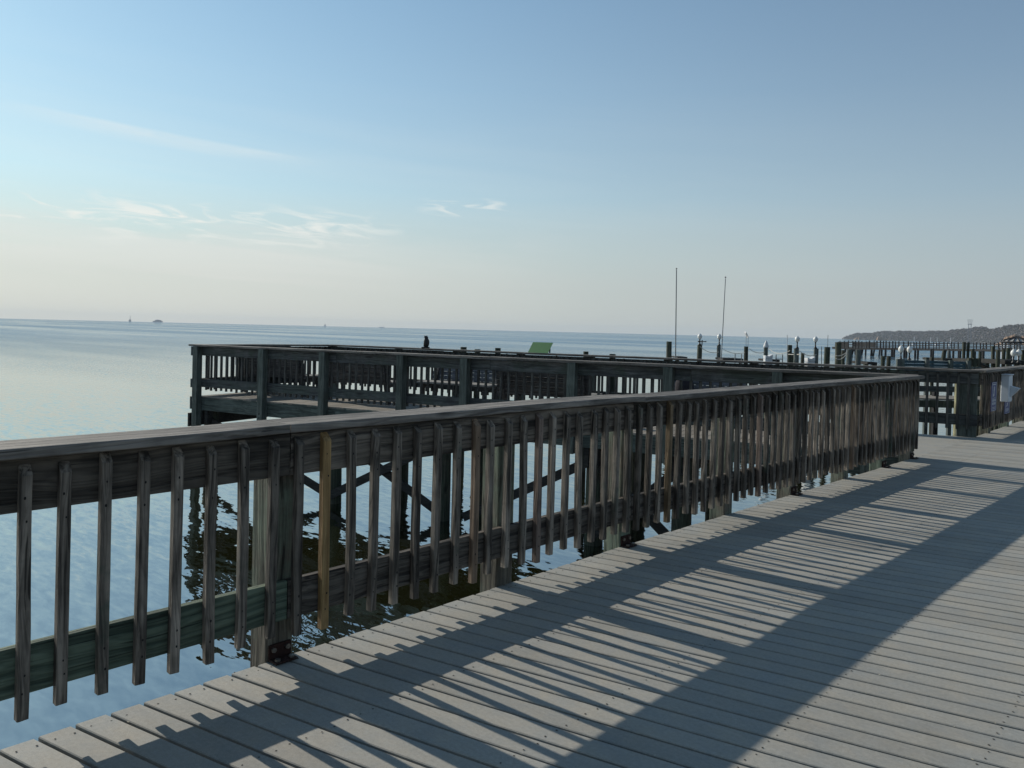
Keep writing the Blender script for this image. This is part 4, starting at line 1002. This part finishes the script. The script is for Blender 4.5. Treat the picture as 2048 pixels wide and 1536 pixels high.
# low thin cloud: streaks stretched along the horizon
def cloud(sx, sy, off, det, lo, hi, dist=.4):
    cv = nd(nt, 'ShaderNodeCombineXYZ'); L.new(math_n(nt, 'MULTIPLY', az, sx), cv.inputs[0]); L.new(math_n(nt, 'MULTIPLY', math_n(nt, 'ADD', el, math_n(nt, 'MULTIPLY', az, -.06)), sy), cv.inputs[1]); cv.inputs[2].default_value = off
    n = nd(nt, 'ShaderNodeTexNoise', Scale=1.0, Detail=det, Roughness=.6, Distortion=dist); L.new(cv.outputs[0], n.inputs['Vector'])
    return ramp(nt, n.outputs[0], [(lo, 0.0), (hi, 1.0)])
def win(v, a, b_, c, d):
    return math_n(nt, 'MULTIPLY', ramp(nt, math_n(nt, 'ADD', v, .5), [(a + .5, 0.0), (b_ + .5, 1.0)]), ramp(nt, math_n(nt, 'ADD', v, .5), [(c + .5, 1.0), (d + .5, 0.0)]))
azr = math_n(nt, 'DIVIDE', math_n(nt, 'SUBTRACT', az, YAW), 3.0)     # 0 ahead of the view, + to the left
azf = math_n(nt, 'SUBTRACT', az, YAW)
def rp(v, lo, hi): return math_n(nt, 'DIVIDE', math_n(nt, 'SUBTRACT', v, lo), hi - lo, True)
def band(v, a, b_, c, d): return math_n(nt, 'MULTIPLY', rp(v, a, b_), rp(v, d, c))
c1 = math_n(nt, 'MULTIPLY', cloud(13, 75, 3.1, 8, .50, .64, 1.0), band(el, .085, .118, .128, .150))      # broken cumulus fringe
c1 = math_n(nt, 'MULTIPLY', c1, rp(azf, .10, .26))
c3 = math_n(nt, 'MULTIPLY', cloud(16, 110, 7.7, 7, .52, .64, .8), math_n(nt, 'MULTIPLY', band(el, .142, .150, .162, .170), band(azf, -.03, .03, .09, .13)))
line = math_n(nt, 'SUBTRACT', el, math_n(nt, 'ADD', .184, math_n(nt, 'MULTIPLY', azf, .078)))
c2 = math_n(nt, 'MULTIPLY', band(line, -.016, -.002, .000, .004), math_n(nt, 'MULTIPLY', band(azf, .22, .38, .46, .60), math_n(nt, 'ADD', cloud(9, 60, 9.4, 6, .35, .65, .6), .4)))
c4 = math_n(nt, 'MULTIPLY', cloud(2.2, 30, 5.2, 5, .42, .70, .5), band(el, .02, .08, .20, .34))
hazeb = ramp(nt, el, [(0.0, .96), (.06, .90), (.125, .68), (.17, .46), (.30, .24), (.50, 0.08)])
left = rp(azf, -.62, .60)
skyc = mix(nt, 1.0, sky.outputs[0], (0.97, 1.12, 1.09), 'MULTIPLY')
skyc = mix(nt, 1.0, skyc, mix(nt, left, (1.0, 1.0, 1.0), (1.12, 1.20, 1.13)), 'MULTIPLY')
hz_col = mix(nt, left, (4.1, 4.55, 4.85), (6.4, 6.6, 6.15))
c_ = mix(nt, hazeb, skyc, hz_col)
bnv = cloud(5, 26, 12.3, 6, .30, .70, .6)
edge = math_n(nt, 'SUBTRACT', math_n(nt, 'ADD', .103, math_n(nt, 'MULTIPLY', bnv, .034)), el)
bank = math_n(nt, 'MULTIPLY', math_n(nt, 'MULTIPLY', rp(edge, -.004, .012), rp(azf, -.10, .32)), math_n(nt, 'ADD', math_n(nt, 'MULTIPLY', c4, .5), .5))
c_ = mix(nt, math_n(nt, 'MULTIPLY', bank, .50), c_, (8.0, 7.75, 7.4))
cl = math_n(nt, 'ADD', math_n(nt, 'ADD', math_n(nt, 'MULTIPLY', c1, .70), math_n(nt, 'MULTIPLY', c3, .45)), math_n(nt, 'ADD', math_n(nt, 'MULTIPLY', c2, .30), math_n(nt, 'MULTIPLY', math_n(nt, 'MULTIPLY', c4, left), .10)), True)
c_ = mix(nt, cl, c_, (9.0, 9.0, 8.5))
L.new(c_, bg.inputs[0]); bg.inputs[1].default_value = 0.10

vs = scene.view_settings
vs.view_transform = 'Standard'; vs.look = 'None'; vs.exposure = 0.0; vs.gamma = 1.0; vs.use_curve_mapping = False
scene.render.engine = 'CYCLES'
scene.cycles.max_bounces = 8
